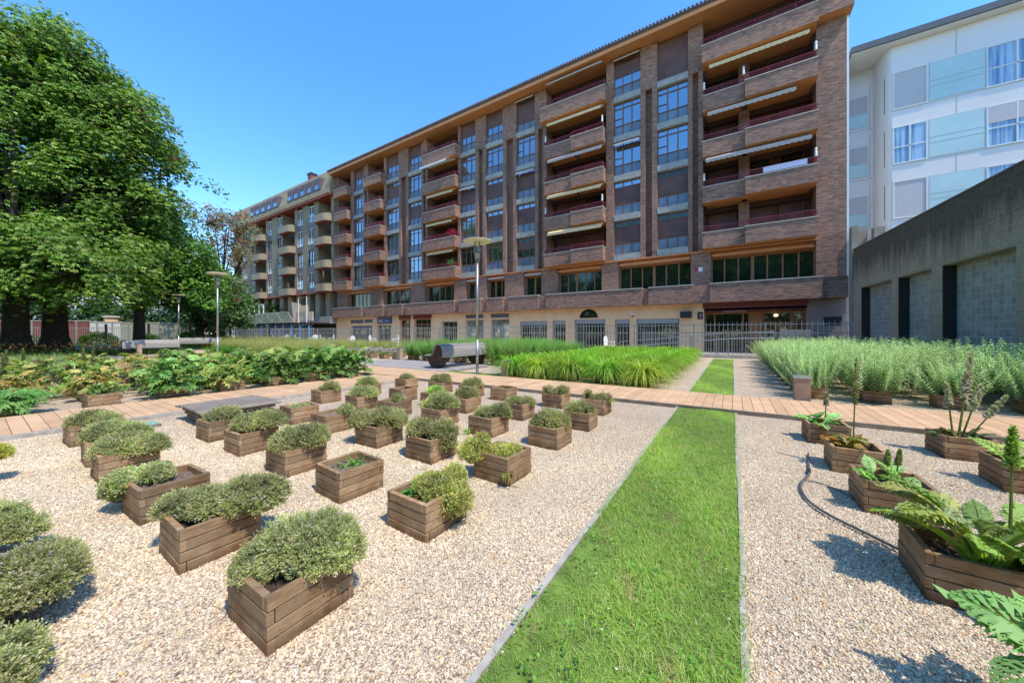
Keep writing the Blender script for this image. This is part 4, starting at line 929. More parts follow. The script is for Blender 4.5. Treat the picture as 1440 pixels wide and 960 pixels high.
# ------------------------------------------------------------------ lamps
def lamp(x, y, h, lab):
    r = empty('street_lamp', (x,y,0), lab, 'street lamp', 'disc topped lamp posts')
    b = MB(); b.tube([(x,y,.06),(x,y,1.1)], [.045,.045], 14); b.tube([(x,y,1.1),(x,y,h-.55)], [.042,.038], 14); b.build('pole', M['metal'], r, smooth=True)
    b = MB(); b.box(x-.10, x+.10, y-.10, y+.10, .055, .066)
    for sx in (-1,1):
        for sy in (-1,1): b.tube([(x+sx*.075,y+sy*.075,.066),(x+sx*.075,y+sy*.075,.085)], .012, 6)
    b.build('base_plate', M['metal'], r)
    b = MB(); b.lathe([(0,h-.60),(.06,h-.60),(.085,h-.56),(.075,h-.55)], x, y, 18); b.lathe([(.10,h-.36),(.125,h-.345),(.125,h-.24),(.11,h-.22),(0,h-.22)], x, y, 18)
    b.lathe([(.085,h-.385),(.128,h-.37),(.10,h-.355)], x, y, 18); b.build('lantern_frame', M['lampmetal'], r, smooth=False)
    b = MB(); b.lathe([(.07,h-.552),(.095,h-.37)], x, y, 18); b.build('lantern_glass', M['lampglass'], r, smooth=True)
    b = MB(); 
    for a in range(4): b.bar((x+.10*math.cos(a*PI/2),y+.10*math.sin(a*PI/2),h-.22), (x+.10*math.cos(a*PI/2),y+.10*math.sin(a*PI/2),h-.035), .014)
    b.build('bracket', M['lampmetal'], r)
    b = MB(); b.lathe([(0,h-.03),(.40,h-.035),(.435,h-.02),(.435,h-.008),(.36,h+.012),(0,h+.03)], x, y, 40); b.build('reflector_disc', M['cream_lamp'], r)
M['lampmetal'] = plain('lamp_casting', (.24,.24,.21), .5, metal=.4)
lamp(-6.69, 8.50, 4.16, 'tall grey lamp post with cream disc beside the curved bench, nearest one')
lamp(-20.9, 6.45, 4.16, 'grey lamp post with disc top left of the apartment block, middle one')
lamp(-35.3, 8.55, 4.16, 'grey lamp post against the dark trees, farthest and smallest')
# ------------------------------------------------------------------ fence between garden and street
def fence(name, x0, x1, y, h, spacing, label, posts=2.6, rails=(.25,.92), bar=.016, tips=True):
    r = empty(name, ((x0+x1)/2, y, 0), label, 'fence')
    b = MB(); x = x0
    while x < x1: b.box(x-bar/2, x+bar/2, y-bar/2, y+bar/2, .08, h); x += spacing
    b.build('pickets', M['fence'], r)
    for z in rails: b = MB(); b.box(x0, x1, y+bar/2+.001, y+bar/2+.028, h*z-.018, h*z+.018); b.build('rail', M['fence'], r)
    x = x0
    while x <= x1+.01:
        b = MB(); b.box(x-.03, x+.03, y+.04, y+.10, 0, h*.97); b.build('post', M['fence'], r); x += posts
    return r
fence('railing_fence', -46.6, 4.6, 21.5, 1.86, .20, 'long grey picket fence between the garden beds and the street', 3.2, (.05,.70,.93), .022)
fence('railing_fence', -4.4, 3.0, 21.05, 1.36, .115, 'lower dense picket railing in front of the entrance ramp', 1.85, (.08,.97), .02)
fence('railing_fence', -75, -46.8, 21.5, 1.86, .24, 'picket fence in front of the scaffolding', 3.2, (.05,.70,.93), .024)
b = MB(); b.box(-4.5, 3.2, 20.9, 21.04, 0, .16); b.build('concrete_kerb', M['wallstone'] if 'wallstone' in M else M['concrete_sill'], kind='structure')
r = empty('ramp_handrail', (0,22.2,0), 'sloping steel handrails of the entrance ramp behind the railing', 'handrail')
for dy, z in ((0,0),(.9,0),(0,-.32),(.9,-.32)):
    b = MB(); b.tube([(-6,22.0+dy,.75+z),(-.2,22.0+dy,1.30+z),(1.8,22.0+dy,1.36+z)], .022, 8); b.build('rail', M['metal'], r)
for x in (-6,-4,-2,-.2,1.8):
    for dy in (0,.9): b = MB(); b.tube([(x,22.0+dy,0),(x,22.0+dy,.75+min(1,(x+6)/5.8)*.55)], .02, 8); b.build('post', M['metal'], r)
r = empty('letter_boxes', (2.6,21.9,0), 'grey steel bank of letter boxes behind the railing by the entrance', 'letter boxes')
b = MB(); b.box(2.0, 3.2, 21.8, 22.0, .55, 1.45); b.build('cabinet', M['metal'], r, bevel=.01)
for i in range(4):
    for j in range(3): b = MB(); b.box(2.05+i*.29, 2.31+i*.29, 21.785, 21.797, .60+j*.28, .85+j*.28); b.build('door', M['fence'], r)
# white plastic chairs of a terrace behind the grass
def chair():
    r = empty('white_chair', (0,0,-40), 'white chair', 'chair', 'white plastic chairs by the fence'); O = -40
    b = MB(); b.box(-.24,.24,-.22,.22,O+.42,O+.45); b.build('seat', M['white'], r, bevel=.01)
    b = MB(); b.prism([(-.26,O+.45),(.26,O+.45),(.29,O+.72),(.22,O+.92),(0,O+.97),(-.22,O+.92),(-.29,O+.72)], 'y', .20, .235); b.build('backrest', M['white'], r, bevel=.01)
    for sx in (-1,1):
        b = MB(); b.box(sx*.28-.025, sx*.28+.025, -.2, .24, O+.64, O+.67); b.build('armrest', M['white'], r)
        for sy in (-.19,.19): b = MB(); b.tube([(sx*.26,sy*1.1,O),(sx*.24,sy,O+.43 if sy > 0 else O+.64)], .022, 6); b.build('leg', M['white'], r)
    return r
cp = chair()
for i, (px, rz) in enumerate([(494,.4),(524,2.2),(556,-.5),(401,.3),(418,2.6),(442,0.6),(453,2.9),(466,-.7),(857,1.5)]):
    t = (px-720)/487; Y = 20.75; d = Y/(ST*t+CT); x = (CT*t-ST)*d
    lab = ['white chair fourth from the right before the blue sign shop','white chair seen from behind among the grasses','white chair nearest the curved bench, by the fence','white chair farthest left by the scaffolding','white chair second from the left by the scaffolding','white chair left of the pair by the fence gate','white chair right of the pair by the fence gate','white chair beside the scaffolding corner post','small white chair behind the daylilies'][i]
    if i == 0: cp.location = (x,Y,.05); cp.rotation_euler.z = rz; cp['label'] = lab
    else: dup(cp, (x,Y,.05), rz, lab, 'white plastic chairs by the fence', 1.1)

# ------------------------------------------------------------------ brick apartment block
W0 = 27.2                                            # line of the front piers
ZF = [7.0+3.08*i for i in range(5)]; ZTOP = 22.7
def apartment():
    r = empty('apartment_building', (-20,30,0), 'long brown brick apartment block with balconies and orange eaves', 'building')
    core = MB(); core.box(-45.9, 5.54, 28.7, 41, 0, ZTOP); core.build('rear_wall', M['brick_d'], r)
    wins = [(-7.86,-5.88),(-4.67,-2.53),(-16.85,-14.83),(-20.37,-18.35),(-23.65,-21.60),(-31.48,-29.27),(-35.39,-33.07),(-41.86,-39.9)]
    W1 = []
    px = lambda p: p
    wins = [(-4.67,-2.63),(-7.86,-5.85),(-16.85,-14.9),(-20.37,-18.35),(-23.65,-21.65),(-31.48,-29.3),(-35.39,-33.1),(-42.0,-39.9)]
    bays = [(-1.72,4.22),(-13.75,-8.45),(-28.4,-23.95),(-38.9,-35.8),(-45.5,-42.6)]
    # brick piers between openings
    edges = sorted(wins+bays); pier = []; prev = -45.9
    for a, c in edges: pier.append((prev, a)); prev = c
    pier.append((prev, 5.54))
    b = MB(); top = MB()
    for a, c in pier:
        w = c-a
        if w < .05: continue
        if c > 5: b.box(a, c, W0, 28.7, 3.3, 19.9); b.box(a, c+.0, W0-.0, 28.7, 19.9, ZTOP); continue
        if w > .75:                                   # two fins with a recessed shaft
            f = min(.36, w*.3); b.box(a, a+f, W0, 28.7, 6.95, ZTOP-3.3); b.box(c-f, c, W0, 28.7, 6.95, ZTOP-3.3); b.box(a+f, c-f, W0+.45, 28.7, 6.95, ZTOP-3.3)
            t_ = MB(); t_.box(a, c, W0-.03, 28.7, ZTOP-3.3, ZTOP); t_.build('top_block', M['brick'], r)
        else: b.box(a, c, W0, 28.7, 6.95, ZTOP)
    b.build('wall', M['brick'], r)
    # windows, five storeys each
    state = {}
    rn = random.Random(5)
    pat = [[2,1,0,2,0],[1,2,0,0,0],[1,2,2,0,2],[0,2,2,0,1],[0,0,2,0,1],[0,0,2,0,1],[0,0,0,2,2],[0,0,0,0,1]]
    pat = {0:[1,1,0,0,3],1:[1,1,0,0,2],2:[2,1,1,0,1],3:[0,1,1,0,2],4:[0,0,1,0,2],5:[0,0,1,0,2],6:[0,0,0,1,2],7:[0,0,0,0,2]}
    for ci, (a, c) in enumerate(wins):
        for i, zf in enumerate(ZF):
            z0 = zf-.02; y = W0+.24; st = pat[ci][i]
            f = MB(); nm = 3 if c-a < 2.2 else 3
            za, zb, zc, zt = z0+.46, z0+1.22, z0+2.55, z0+3.0
            if i == 4: zt = ZTOP; zc = ZTOP-.25
            for z in (za, zb, zc-.0, zt-.06): f.box(a+.05, c-.05, y-.05, y+.03, z, z+.06)
            for x in (a, c-.05): f.box(x, x+.05, y-.055, y+.03, za, zt)
            for k in range(1, nm):
                x = a+(c-a)*k/nm; f.box(x-.03, x+.03, y-.05, y+.03, za+.06, zb); 
                if st != 3: f.box(x-.03, x+.03, y-.05, y+.03, zc+.06, zt-.06)
                if st in (0,): f.box(x-.04, x+.04, y-.05, y+.03, zb+.06, zc)
            if st == 0: f.box(a+.05, a+(c-a)/nm-.04, y-.05, y+.03, zb+.55, zb+.60)
            if st == 2:
                for k in range(1, nm): x = a+(c-a)*k/nm; f.box(x-.03, x+.03, y-.05, y+.03, zb+.06, zb+.75)
            w = f.build('window', M['frame'], r)
            g = MB(); g.box(a+.02, c-.02, y-.0, y+.02, za, zb+.03); g.build('spandrel', M['panel'], w)
            g = MB(); g.box(a+.02, c-.02, y+.0, y+.02, zb+.03, zt); g.build('pane', M['glass'] if rn.random() < .6 or i > 1 else M['glass_dark'], w)
            if st: 
                lo = {1: zb+.08, 2: zb+.72, 3: za+.05}[st]; g = MB(); g.box(a+.05, c-.05, y-.035, y-.012, lo, (zc if st != 3 else zt)-.02); g.build('shutter', M['shutter'], w)
            g = MB(); g.box(a+.003, c-.003, W0+.03, y+.1, z0-.06, za-.01); g.box(a+.003, c-.003, W0-.02, W0+.028, z0-.02, za-.08); g.build('sill', M['concrete_sill'], w)
            g = MB(); g.box(a+.003, c-.003, y+.12, 28.7, z0-.06, z0+3.0 if i < 4 else ZTOP); g.build('backing', M['dark'], w)
            if (ci, i) in ((2,4),(2,2),(1,4),(4,2),(1,2)):
                g = MB(); g.prism([(W0-.02,zt-.08),(W0-.28,zt-.28),(W0-.28,zt-.38),(W0-.02,zt-.14)], 'x', a+.06, c-.06); g.build('awning', M['awning_g'], w)
    # balcony bays
    def rail(par, x0, x1, y, z, ret=None):
        g = MB()
        for k in range(3): g.box(x0, x1, y-.012, y+.012, z+.08+k*.11, z+.10+k*.11)
        g.box(x0, x1, y-.02, y+.02, z+.38, z+.42); n = max(2, int((x1-x0)/.9)+1)
        for k in range(n): x = x0+(x1-x0)*k/(n-1); g.box(x-.018, x+.018, y-.018, y+.018, z, z+.38)
        if ret:
            for yr in ret:
                for k in range(3): g.box(yr-.012, yr+.012, y+.02, W0-.02, z+.08+k*.11, z+.10+k*.11)
                g.box(yr-.02, yr+.02, y+.02, W0-.02, z+.38, z+.42)
        g.build('railing', M['railing'], par)
    def parapet(x0, x1, yf, z0, lab=None, h=1.02, endw=True):
        t = .16; g = MB()
        g.box(x0, x1, yf, yf+t, z0, z0+h); g.box(x0, x0+t, yf+t, W0-.001, z0, z0+h); g.box(x1-t, x1, yf+t, W0-.001, z0, z0+h)
        p = g.build('balcony', M['brick'], r)
        g = MB(); g.box(x0-.03, x1+.03, yf-.035, yf+t+.02, z0+h, z0+h+.05); g.box(x0-.03, x0+t+.02, yf+t+.02, W0-.01, z0+h, z0+h+.05); g.box(x1-t-.02, x1+.03, yf+t+.02, W0-.01, z0+h, z0+h+.05); g.build('coping', M['coping'], p)
        g = MB(); g.box(x0+t+.002, x1-t-.002, yf+t+.002, 28.69, z0-.0, z0+.2); g.build('floor_slab', M['ochre'], p)
        g = MB(); g.add([(x0+.02,yf+.03,z0-.006),(x1-.02,yf+.03,z0-.006),(x1-.02,W0+.25,z0-.006),(x0+.02,W0+.25,z0-.006)], [(0,3,2,1)]); g.build('soffit', M['ochre'], p)
        return p
    def awn(par, x0, x1, y, z, out, drop, mat):
        g = MB(); g.box(x0, x1, y-.08, y+.06, z-.02, z+.10)
        n = 10; yo, zo = y-out, z-drop
        g.add([(x0,y-.08,z+.08),(x1,y-.08,z+.08),(x1,yo,zo),(x0,yo,zo)], [(0,1,2,3)]); g.box(x0, x1, yo-.03, yo+.0, zo-.03, zo+.03)
        m = int((x1-x0)/.3); 
        for k in range(m):
            a = x0+(x1-x0)*k/m; c = x0+(x1-x0)*(k+1)/m; g.add([(a,yo-.015,zo-.03),(c,yo-.015,zo-.03),(c,yo-.015,zo-.14),((a+c)/2,yo-.015,zo-.19),(a,yo-.015,zo-.14)], [(0,1,2,3,4)])
        g.build('awning', mat, par)
    def back(par, x0, x1, z0, z1, k, shut=True):
        n = 2 if x1-x0 > 3 else 1; g = MB(); s = MB()
        for q in range(n):
            a = x0+(x1-x0)*(q+.12)/n; c = x0+(x1-x0)*(q+.80)/n
            g.box(a-.06, a, 28.55, 28.69, z0+.2, z1-.35); g.box(c, c+.06, 28.55, 28.69, z0+.2, z1-.35); g.box(a-.06, c+.06, 28.55, 28.69, z1-.35, z1-.29)
            s.box(a, c, 28.60, 28.66, z0+.2, z1-.352)
        fr = g.build('balcony_door', M['frame'], par); s.build('pane', M['shutter'] if shut else M['glass_dark'], fr)
    for bi, (a, c) in enumerate(bays):
        for i in range(5):
            z0 = ZF[i]; z1 = ZF[i]+3.08 if i < 4 else ZTOP
            if bi == 0:
                if i < 4:
                    p = parapet(.68, 4.19, 26.42, z0); rail(p, .72, 4.15, 26.50, z0+1.07, (4.1,))
                    p2 = parapet(-1.71, .675, 26.68, z0); rail(p2, -1.66, .64, 26.76, z0+1.07, (-1.64,))
                    back(p, .8, 4.1, z0, z1, 0, i != 1); back(p2, -1.6, .6, z0, z1, 1)
                    g = MB(); g.box(.35, .95, 27.9, 28.69, z0+.2, z1-.02); g.build('wall', M['brick'], p)
                    if i == 3: awn(p, -1.3, 3.8, 26.9, z1-.15, .55, .22, M['awning'])
                    if i == 2: awn(p, -1.4, 3.2, 26.9, z1-.15, .45, .20, M['awning_g'])
                    if i == 1: awn(p, -1.5, 3.9, 26.9, z1-.15, .55, .24, M['awning_g'])
                else:
                    p = parapet(-1.74, 4.22, 26.42, z0+.06, h=1.1); rail(p, -1.7, 4.15, 26.5, z0+1.21, (-1.64,)); back(p, -1.5, 4.0, z0, z1, 0)
            elif bi == 1:
                if i < 4:
                    p = parapet(-11.15, -8.48, 26.42, z0); rail(p, -11.1, -8.52, 26.5, z0+1.07, (-8.52,))
                    p2 = parapet(-13.72, -11.155, 26.68, z0); rail(p2, -13.66, -11.2, 26.76, z0+1.07, (-13.66,))
                    back(p, -11, -8.6, z0, z1, 0, i % 2 == 0); back(p2, -13.6, -11.3, z0, z1, 0)
                    awn(p, -13.3, -8.6, 26.9, z1-.15, .45+.1*(i % 2), .24, M['awning'] if i != 2 else M['awning_g'])
                else:
                    p = parapet(-13.95, -8.3, 26.42, z0+.06, h=1.1); rail(p, -13.9, -8.35, 26.5, z0+1.21, (-8.35,)); back(p, -13.6, -8.6, z0, z1, 0)
                    g = MB(); g.box(-13.4, -8.6, 26.5, 26.6, ZTOP-.3, ZTOP-.18); g.build('awning', M['awning_g'], p)
            else:
                x0, x1 = {2:(-28.3,-23.6),3:(-38.85,-35.0),4:(-45.3,-41.6)}[bi]
                x1 = min(x1, c+.28); hh = .06 if i == 4 else 0
                p = parapet(x0, x1, 26.42, z0+hh); rail(p, x0+.05, x1-.05, 26.5, z0+hh+1.07, (x1-.06, x0+.06)); back(p, a, c, z0, z1, 0)
                if bi == 2 and i in (0,1,2,3): awn(p, x0+.4, x1-.5, 26.95, z1-.12, {3:1.3,2:.35,1:.45,0:.3}[i], {3:.5,2:.2,1:.2,0:.15}[i], M['awning'] if i < 3 else M['white'])
            g = MB(); g.box(a-.0, c+.0, 28.3, 28.69, z1-.35, z1-.01); 
            g.build('lintel', M['darkbrown'], p)
    # corbelled corner box on the top storey at the right end
    g = MB(); g.box(4.23, 5.75, 26.55, 28.7, ZF[4]+.35, ZTOP); g.box(5.55, 5.75, 28.7, 36, ZF[4]+.35, ZTOP); cb = g.build('corner_box', M['brick'], r)
    g = MB(); g.box(4.25, 5.72, 26.58, 28.6, ZF[4]+.34, ZF[4]+.349); g.build('soffit', M['ochre'], cb)
    # eaves, fascia, tiles
    g = MB(); g.box(-46.2, 6.0, 26.25, 28.7, ZTOP+.002, ZTOP+.12); g.box(-46.2, 6.0, 26.18, 26.249, ZTOP-.05, ZTOP+.30); e = g.build('eaves', M['ochre'], r)
    g = MB(); g.box(-46.2, 6.05, 26.10, 26.178, ZTOP+.24, ZTOP+.36); g.build('gutter', M['fascia'], e)
    g = MB(); g.add([(-46.2,26.05,ZTOP+.37),(6.1,26.05,ZTOP+.37),(6.1,34,ZTOP+2.5),(-46.2,34,ZTOP+2.5)], [(0,1,2,3)])
    x = -46.1
    while x < 6.05: g.tube([(x,26.0,ZTOP+.40),(x,28.2,ZTOP+.985)], .095, 8); x += .245
    g.build('roof', M['tile'], r)
    g = MB(); g.box(5.56, 5.66, W0+.02, 28.6, 3.5, 19.6); g.build('downpipe', M['white'], r)
    # ochre soffit over the recessed mezzanine floor
    g = MB(); g.box(-45.9, 4.3, W0-.02, 28.2, 6.86, 6.945); g.box(-45.9, 4.3, 28.0, 28.2, 6.45, 6.859); g.build('soffit', M['ochre'], r)
    # mezzanine: brick posts and wide windows set back
    posts = [(-2.45,-1.25),(-8.85,-7.55),(-14.3,-12.75),(-18.2,-16.15),(-21.4,-20.35),(-24.6,-23.0),(-31.2,-28.9),(-38.6,-36.2),(-45.9,-43.6)]
    for a, c in posts: g = MB(); g.box(a, c, W0+.10, 28.69, 4.3, 6.858); g.build('pier', M['brick'], r)
    prs = sorted(posts); gaps = [(prs[i][1], prs[i+1][0]) for i in range(len(prs)-1)]+[(-1.25, 4.28)]
    for a, c in gaps:
        w_ = c-a; n = max(2, round(w_/.85)); f = MB(); y = 27.95
        f.box(a, c, y-.04, y+.04, 4.58, 4.68); f.box(a, c, y-.04, y+.04, 6.36, 6.45)
        for k in range(n+1):
            x = a+w_*k/n; ww = .09 if k in (0, n, n//2) else .04; f.box(max(a, x-ww), min(c, x+ww), y-.05, y+.05, 4.68, 6.36)
        wi = f.build('window', M['frame_or'], r); g = MB(); g.box(a, c, y+.0, y+.02, 4.6, 6.40); g.build('pane', M['glass_dark'], wi)
        g = MB(); g.box(a+.1, c-.1, 27.35, 27.5, 6.50, 6.66)
        m = int((c-a)/.3); g.build('awning', M['awning_g'] if w_ < 3 else M['ochre'], wi)
    # projecting brick ledge with notches
    segs = [(4.45,5.54,26.75,0),(-1.27,4.44,26.55,1),(-2.26,-1.28,26.72,0),(-5.15,-2.27,26.55,1),(-5.6,-5.16,26.72,0),(-13.5,-5.61,26.55,1),(-14.2,-13.51,26.72,0),(-17.3,-14.21,26.55,1),(-17.9,-17.31,26.72,0),(-19.8,-17.91,26.55,1),(-20.5,-19.81,26.72,0),(-23.3,-20.51,26.55,1),(-23.9,-23.31,26.72,0),(-31.2,-23.91,26.55,1),(-31.8,-31.21,26.72,0),(-34.4,-31.81,26.55,1),(-35.2,-34.41,26.72,0),(-38.6,-35.21,26.55,1),(-39.4,-38.61,26.72,0),(-45.9,-39.41,26.55,1)]
    g = MB(); cpg = MB()
    for a, c, y, o in segs:
        g.box(a, c, y, 27.25, 3.34, 4.55)
        if o: cpg.box(a-.02, c+.02, y-.04, 27.22, 4.553, 4.61)
    le = g.build('ledge', M['brick'], r); cpg.build('coping', M['coping'], le)
    g = MB(); g.box(-45.9, 5.54, 27.23, 28.69, 4.30, 4.545); g.build('floor_slab', M['darkbrown'], r)
    # ground floor: cream shop walls with openings, maroon band, timber entrance
    ops = [(-6.14,-3.2,0,2.35,'bars'),(-7.75,-6.66,0,2.35,'bars'),(-11.12,-8.54,0,2.4,'garage'),(-13.15,-11.95,.15,2.35,'bars'),(-16.46,-13.7,.15,2.35,'bars'),(-19.76,-17.63,0,2.6,'curtain'),(-22.89,-20.63,0,2.6,'curtain'),(-26.24,-24.03,0,2.5,'shop'),
           (-30.53,-27.83,0,2.85,'timber'),(-32.94,-31.12,0,2.85,'timber'),(-37.2,-34.4,0,2.25,'shop'),(-42.6,-38.1,0,2.2,'shopblue')]
    g = MB(); prev = -45.9
    for a, c, z0, z1, k in sorted(ops):
        g.box(prev, a, W0, 28.69, 0, 3.33); g.box(a, c, W0, 28.69, z1, 3.33)
        if z0 > 0: g.box(a, c, W0, 28.69, 0, z0)
        prev = c
    g.box(prev, -1.65, W0, 28.69, 0, 3.33); 
    g.build('shopfront_wall', M['render'], r)
    g = MB(); g.box(3.80, 5.54, W0, 28.69, 0, 3.33); g.build('side_wall', M['sidewall'], r)
    g = MB(); g.box(4.55, 5.35, W0-.012, W0-.002, 1.75, 2.25); g.build('vent', M['black'], r)
    for a, c, z0, z1, k in ops:
        y = W0+.35; f = MB(); w_ = c-a
        mat = {'bars': M['fence'], 'garage': M['fence'], 'curtain': M['joint'], 'shop': M['joint'], 'timber': M['frame_or'], 'shopblue': M['navy']}[k]
        f.box(a, a+.06, y-.04, y+.04, z0, z1); f.box(c-.06, c, y-.04, y+.04, z0, z1); f.box(a+.06, c-.06, y-.04, y+.04, z1-.08, z1)
        n = {'bars': int(w_/.22), 'garage': int(w_/.22), 'curtain': 2, 'shop': 3, 'timber': 3, 'shopblue': 3}[k]
        for q in range(1, n): x = a+w_*q/n; t = .012 if k in ('bars','garage') else .035; f.box(x-t, x+t, y-.03-(.2 if k in ('bars',) else 0), y+.01-(.2 if k in ('bars',) else 0), z0, z1-.08)
        if k in ('bars','garage'): f.box(a+.06, c-.06, W0+.05, W0+.2, z1-.35, z1-.005)
        if k == 'timber': f.box(a+.06, c-.06, y-.05, y+.03, .0, .75); f.box(a+.06, c-.06, y-.05, y+.03, 2.2, 2.3)
        w = f.build('shopfront', mat, r); g = MB(); g.box(a, c, y+.05, y+.07, z0, z1); g.build('pane', {'curtain': M['glass_pale']}.get(k, M['glass_dark']), w)
        if k == 'timber': g = MB(); g.box(a-.12, c+.12, W0-.03, W0-.002, 2.86, 3.32); g.build('fascia_board', M['maroon'], w)
        if k == 'curtain': g = MB(); g.box(a+.02, c-.02, W0-.02, W0-.002, 2.75, 3.12); g.build('fascia_board', M['fascia'], w)
        if k == 'shopblue': g = MB(); g.box(a+.3, c-.1, y-.10, y-.06, z1-.45, z1-.1); g.build('fascia_board', M['navy'], w)
    # arched light above the garage opening
    arc = [(-9.9+.78*math.cos(PI*i/16), 2.52+.72*math.sin(PI*i/16)) for i in range(17)]
    g = MB(); g.prism(arc, 'y', W0-.008, W0-.003); aw = g.build('window', M['glass_dark'], r)
    o2 = [(-9.9+.84*math.cos(PI*i/16), 2.50+.78*math.sin(PI*i/16)) for i in range(17)]
    g = MB()
    for i in range(16): g.add([(o2[i][0],W0-.014,o2[i][1]),(arc[i][0],W0-.014,arc[i][1]),(arc[i+1][0],W0-.014,arc[i+1][1]),(o2[i+1][0],W0-.014,o2[i+1][1])], [(0,1,2,3)])
    g.build('surround', M['render'], aw)
    g = MB(); g.box(-42.6, -39.9, W0-.02, W0-.002, 2.55, 2.98); g.box(-39.6, -38.0, W0-.02, W0-.002, 2.60, 2.98); g.build('dark_panel', M['fascia'], r)
    # entrance
    f = MB(); y = W0+.9
    for x in (-1.60,-1.05,.60,.95,1.65,1.72,3.15,3.25,3.72): f.box(x-.05, x+.05, y-.05, y+.05, 0, 2.72)
    f.box(-1.65, 3.8, y-.051, y+.051, 2.60, 2.72); f.box(-1.65, 1.6, y-.045, y+.045, 1.30, 1.38); f.box(1.0, 1.6, y-.03, y+.03, 0, 2.6); f.box(3.26, 3.7, y-.045, y+.045, 2.0, 2.08)
    en = f.build('entrance', M['frame_or'], r); g = MB(); g.box(-1.65, 3.8, y+.0, y+.02, 0, 2.6); g.build('pane', M['glass_dark'], en)
    for a, c in ((1.78,2.42),(2.46,3.10)):
        g = MB(); g.box(a, a+.12, y-.09, y-.055, .05, 2.02); g.box(c-.12, c, y-.09, y-.055, .05, 2.02); g.box(a+.12, c-.12, y-.09, y-.055, 1.9, 2.02); g.box(a+.12, c-.12, y-.09, y-.055, .05, .3); d_ = g.build('door', M['frame_or'], r)
        g = MB(); g.tube([(c-.06 if a < 2 else a+.06, y-.12, .9),(c-.06 if a < 2 else a+.06, y-.12, 1.3)], .015, 6); g.build('handle', M['metal'], d_)
    g = MB(); g.box(-1.72, 3.85, W0-.04, W0-.002, 2.95, 3.33); g.box(-1.65, 3.8, W0, W0+.85, 2.75, 2.80); g.build('maroon_band', M['maroon'], r)
    g = MB(); g.box(-.55, .75, W0+.1, W0+.16, 2.72, 2.748+.0); g.build('strip_light', M['white'], r)
    g = MB(); g.lathe([(0,2.32),(.10,2.36),(.13,2.45),(.08,2.52),(0,2.53)], 2.35, W0+.6, 12); g.build('entrance_light', M['bulb'], r, smooth=True)
    g = MB(); g.box(-2.05, -1.72, W0-.03, W0-.002, 2.25, 2.75); np_ = g.build('number_plate', M['black'], r)
    text('7', (-1.955, W0-.034, 2.33), .38, M['blind'], np_, 'numeral')
    g = MB(); g.box(-2.23, -1.75, W0+.08, W0+.097, 5.55, 5.85); al = g.build('alarm_sign', M['white'], r)
    g = MB(); g.box(-2.23, -2.0, W0+.07, W0+.079, 5.55, 5.85); g.build('red_panel', M['redsign'], al)
    g = MB(); g.box(-6.5, -6.3, W0-.02, W0-.002, 2.5, 2.8); g.build('alarm_box', M['white'], r); 
    g = MB(); g.box(-6.5, -6.3, W0-.028, W0-.021, 2.5, 2.64); g.build('alarm_box', M['redsign'], r)
    g = MB(); g.box(-3.1, -2.4, W0-.30, W0-.002, 2.35, 2.80); g.build('air_conditioner', M['black'], r)
    # shop sign, lettering only a few pixels tall in the photo
    g = MB(); g.box(-37.0, -34.3, W0-.10, W0-.002, 2.42, 3.22); sg = g.build('shop_sign', M['navy'], r)
    text('RCA', (-36.7, W0-.104, 2.62), .40, M['white'], sg, 'lettering'); text('asesores', (-35.5, W0-.104, 2.68), .22, M['white'], sg, 'lettering')
    g = MB(); g.prism([(-36.0,3.02),(-35.9,3.14),(-35.75,3.12),(-35.68,3.0),(-35.85,2.80)], 'y', W0-.108, W0-.101); g.build('emblem', M['redsign'], sg)
    # ornaments on the balcony corners
    for x, y, z in ((4.1,26.5,ZF[3]+1.5),(.6,26.5,ZF[3]+1.48),(-1.62,26.76,ZF[3]+1.48),(4.1,26.5,ZF[1]+1.48),(-1.62,26.76,ZF[1]+1.48),(-8.55,26.5,ZF[3]+1.48),(-13.6,26.76,ZF[3]+1.48),(-8.55,26.5,ZF[1]+1.48),(-13.6,26.76,ZF[1]+1.48)):
        g = MB(); g.lathe([(0,z),(.075,z),(.085,z+.05),(.05,z+.10),(.075,z+.2),(.06,z+.30),(.03,z+.33),(.065,z+.38),(.07,z+.45),(.03,z+.52),(0,z+.53)], x, y, 10)
        o = g.build('owl_figure', M['white'], loc=(x,y,z), smooth=True, label={0:'',}.get(9,'small white owl shaped figure standing on the red balcony rail'), cat='figurine', group='white figures on balcony rails')
    g = MB(); 
    for k in range(4): g.box(1.6+k*.55, 2.05+k*.55, 26.40, 26.415, ZF[1]+1.12, ZF[1]+1.42)
    g2 = MB(); g2.box(1.6, 3.7, 26.395, 26.40, ZF[1]+1.10, ZF[1]+1.44)
    t = g2.build('striped_towel', M['towel'], loc=(2.6,26.4,ZF[1]+1.2), label='blue and white striped cloth hanging on the balcony rail at the right', cat='towel')
    for x, z, c_, lab in ((-24.3, ZF[1], 'red', 'potted plant with red flowers on the balcony above the lamp disc'), (-24.4, ZF[0], 'green', 'green potted plant on the lowest balcony behind the lamp post')):
        pr_ = empty('potted_plant', (x,26.6,z+1.07), lab, 'potted plant'); g = MB(); g.lathe([(0,z+1.07),(.11,z+1.07),(.15,z+1.3),(0,z+1.3)], x, 26.6, 10); g.build('pot', M['redsign'], pr_)
        lf = LB(); P = np.array([x,26.6,z+1.5])+rng.normal(size=(200,3))*[.2,.12,.16]-np.array([x,26.6,z+1.07]); lf.leaves(P, rng.normal(size=(200,3)), rng.normal(size=(200,3)), .14, .08, vary((.5,.05,.04) if c_ == 'red' else (.12,.3,.06), 200, .3)); link('leaves', lf.mesh('leaves', M['leaf']), pr_)
    return r
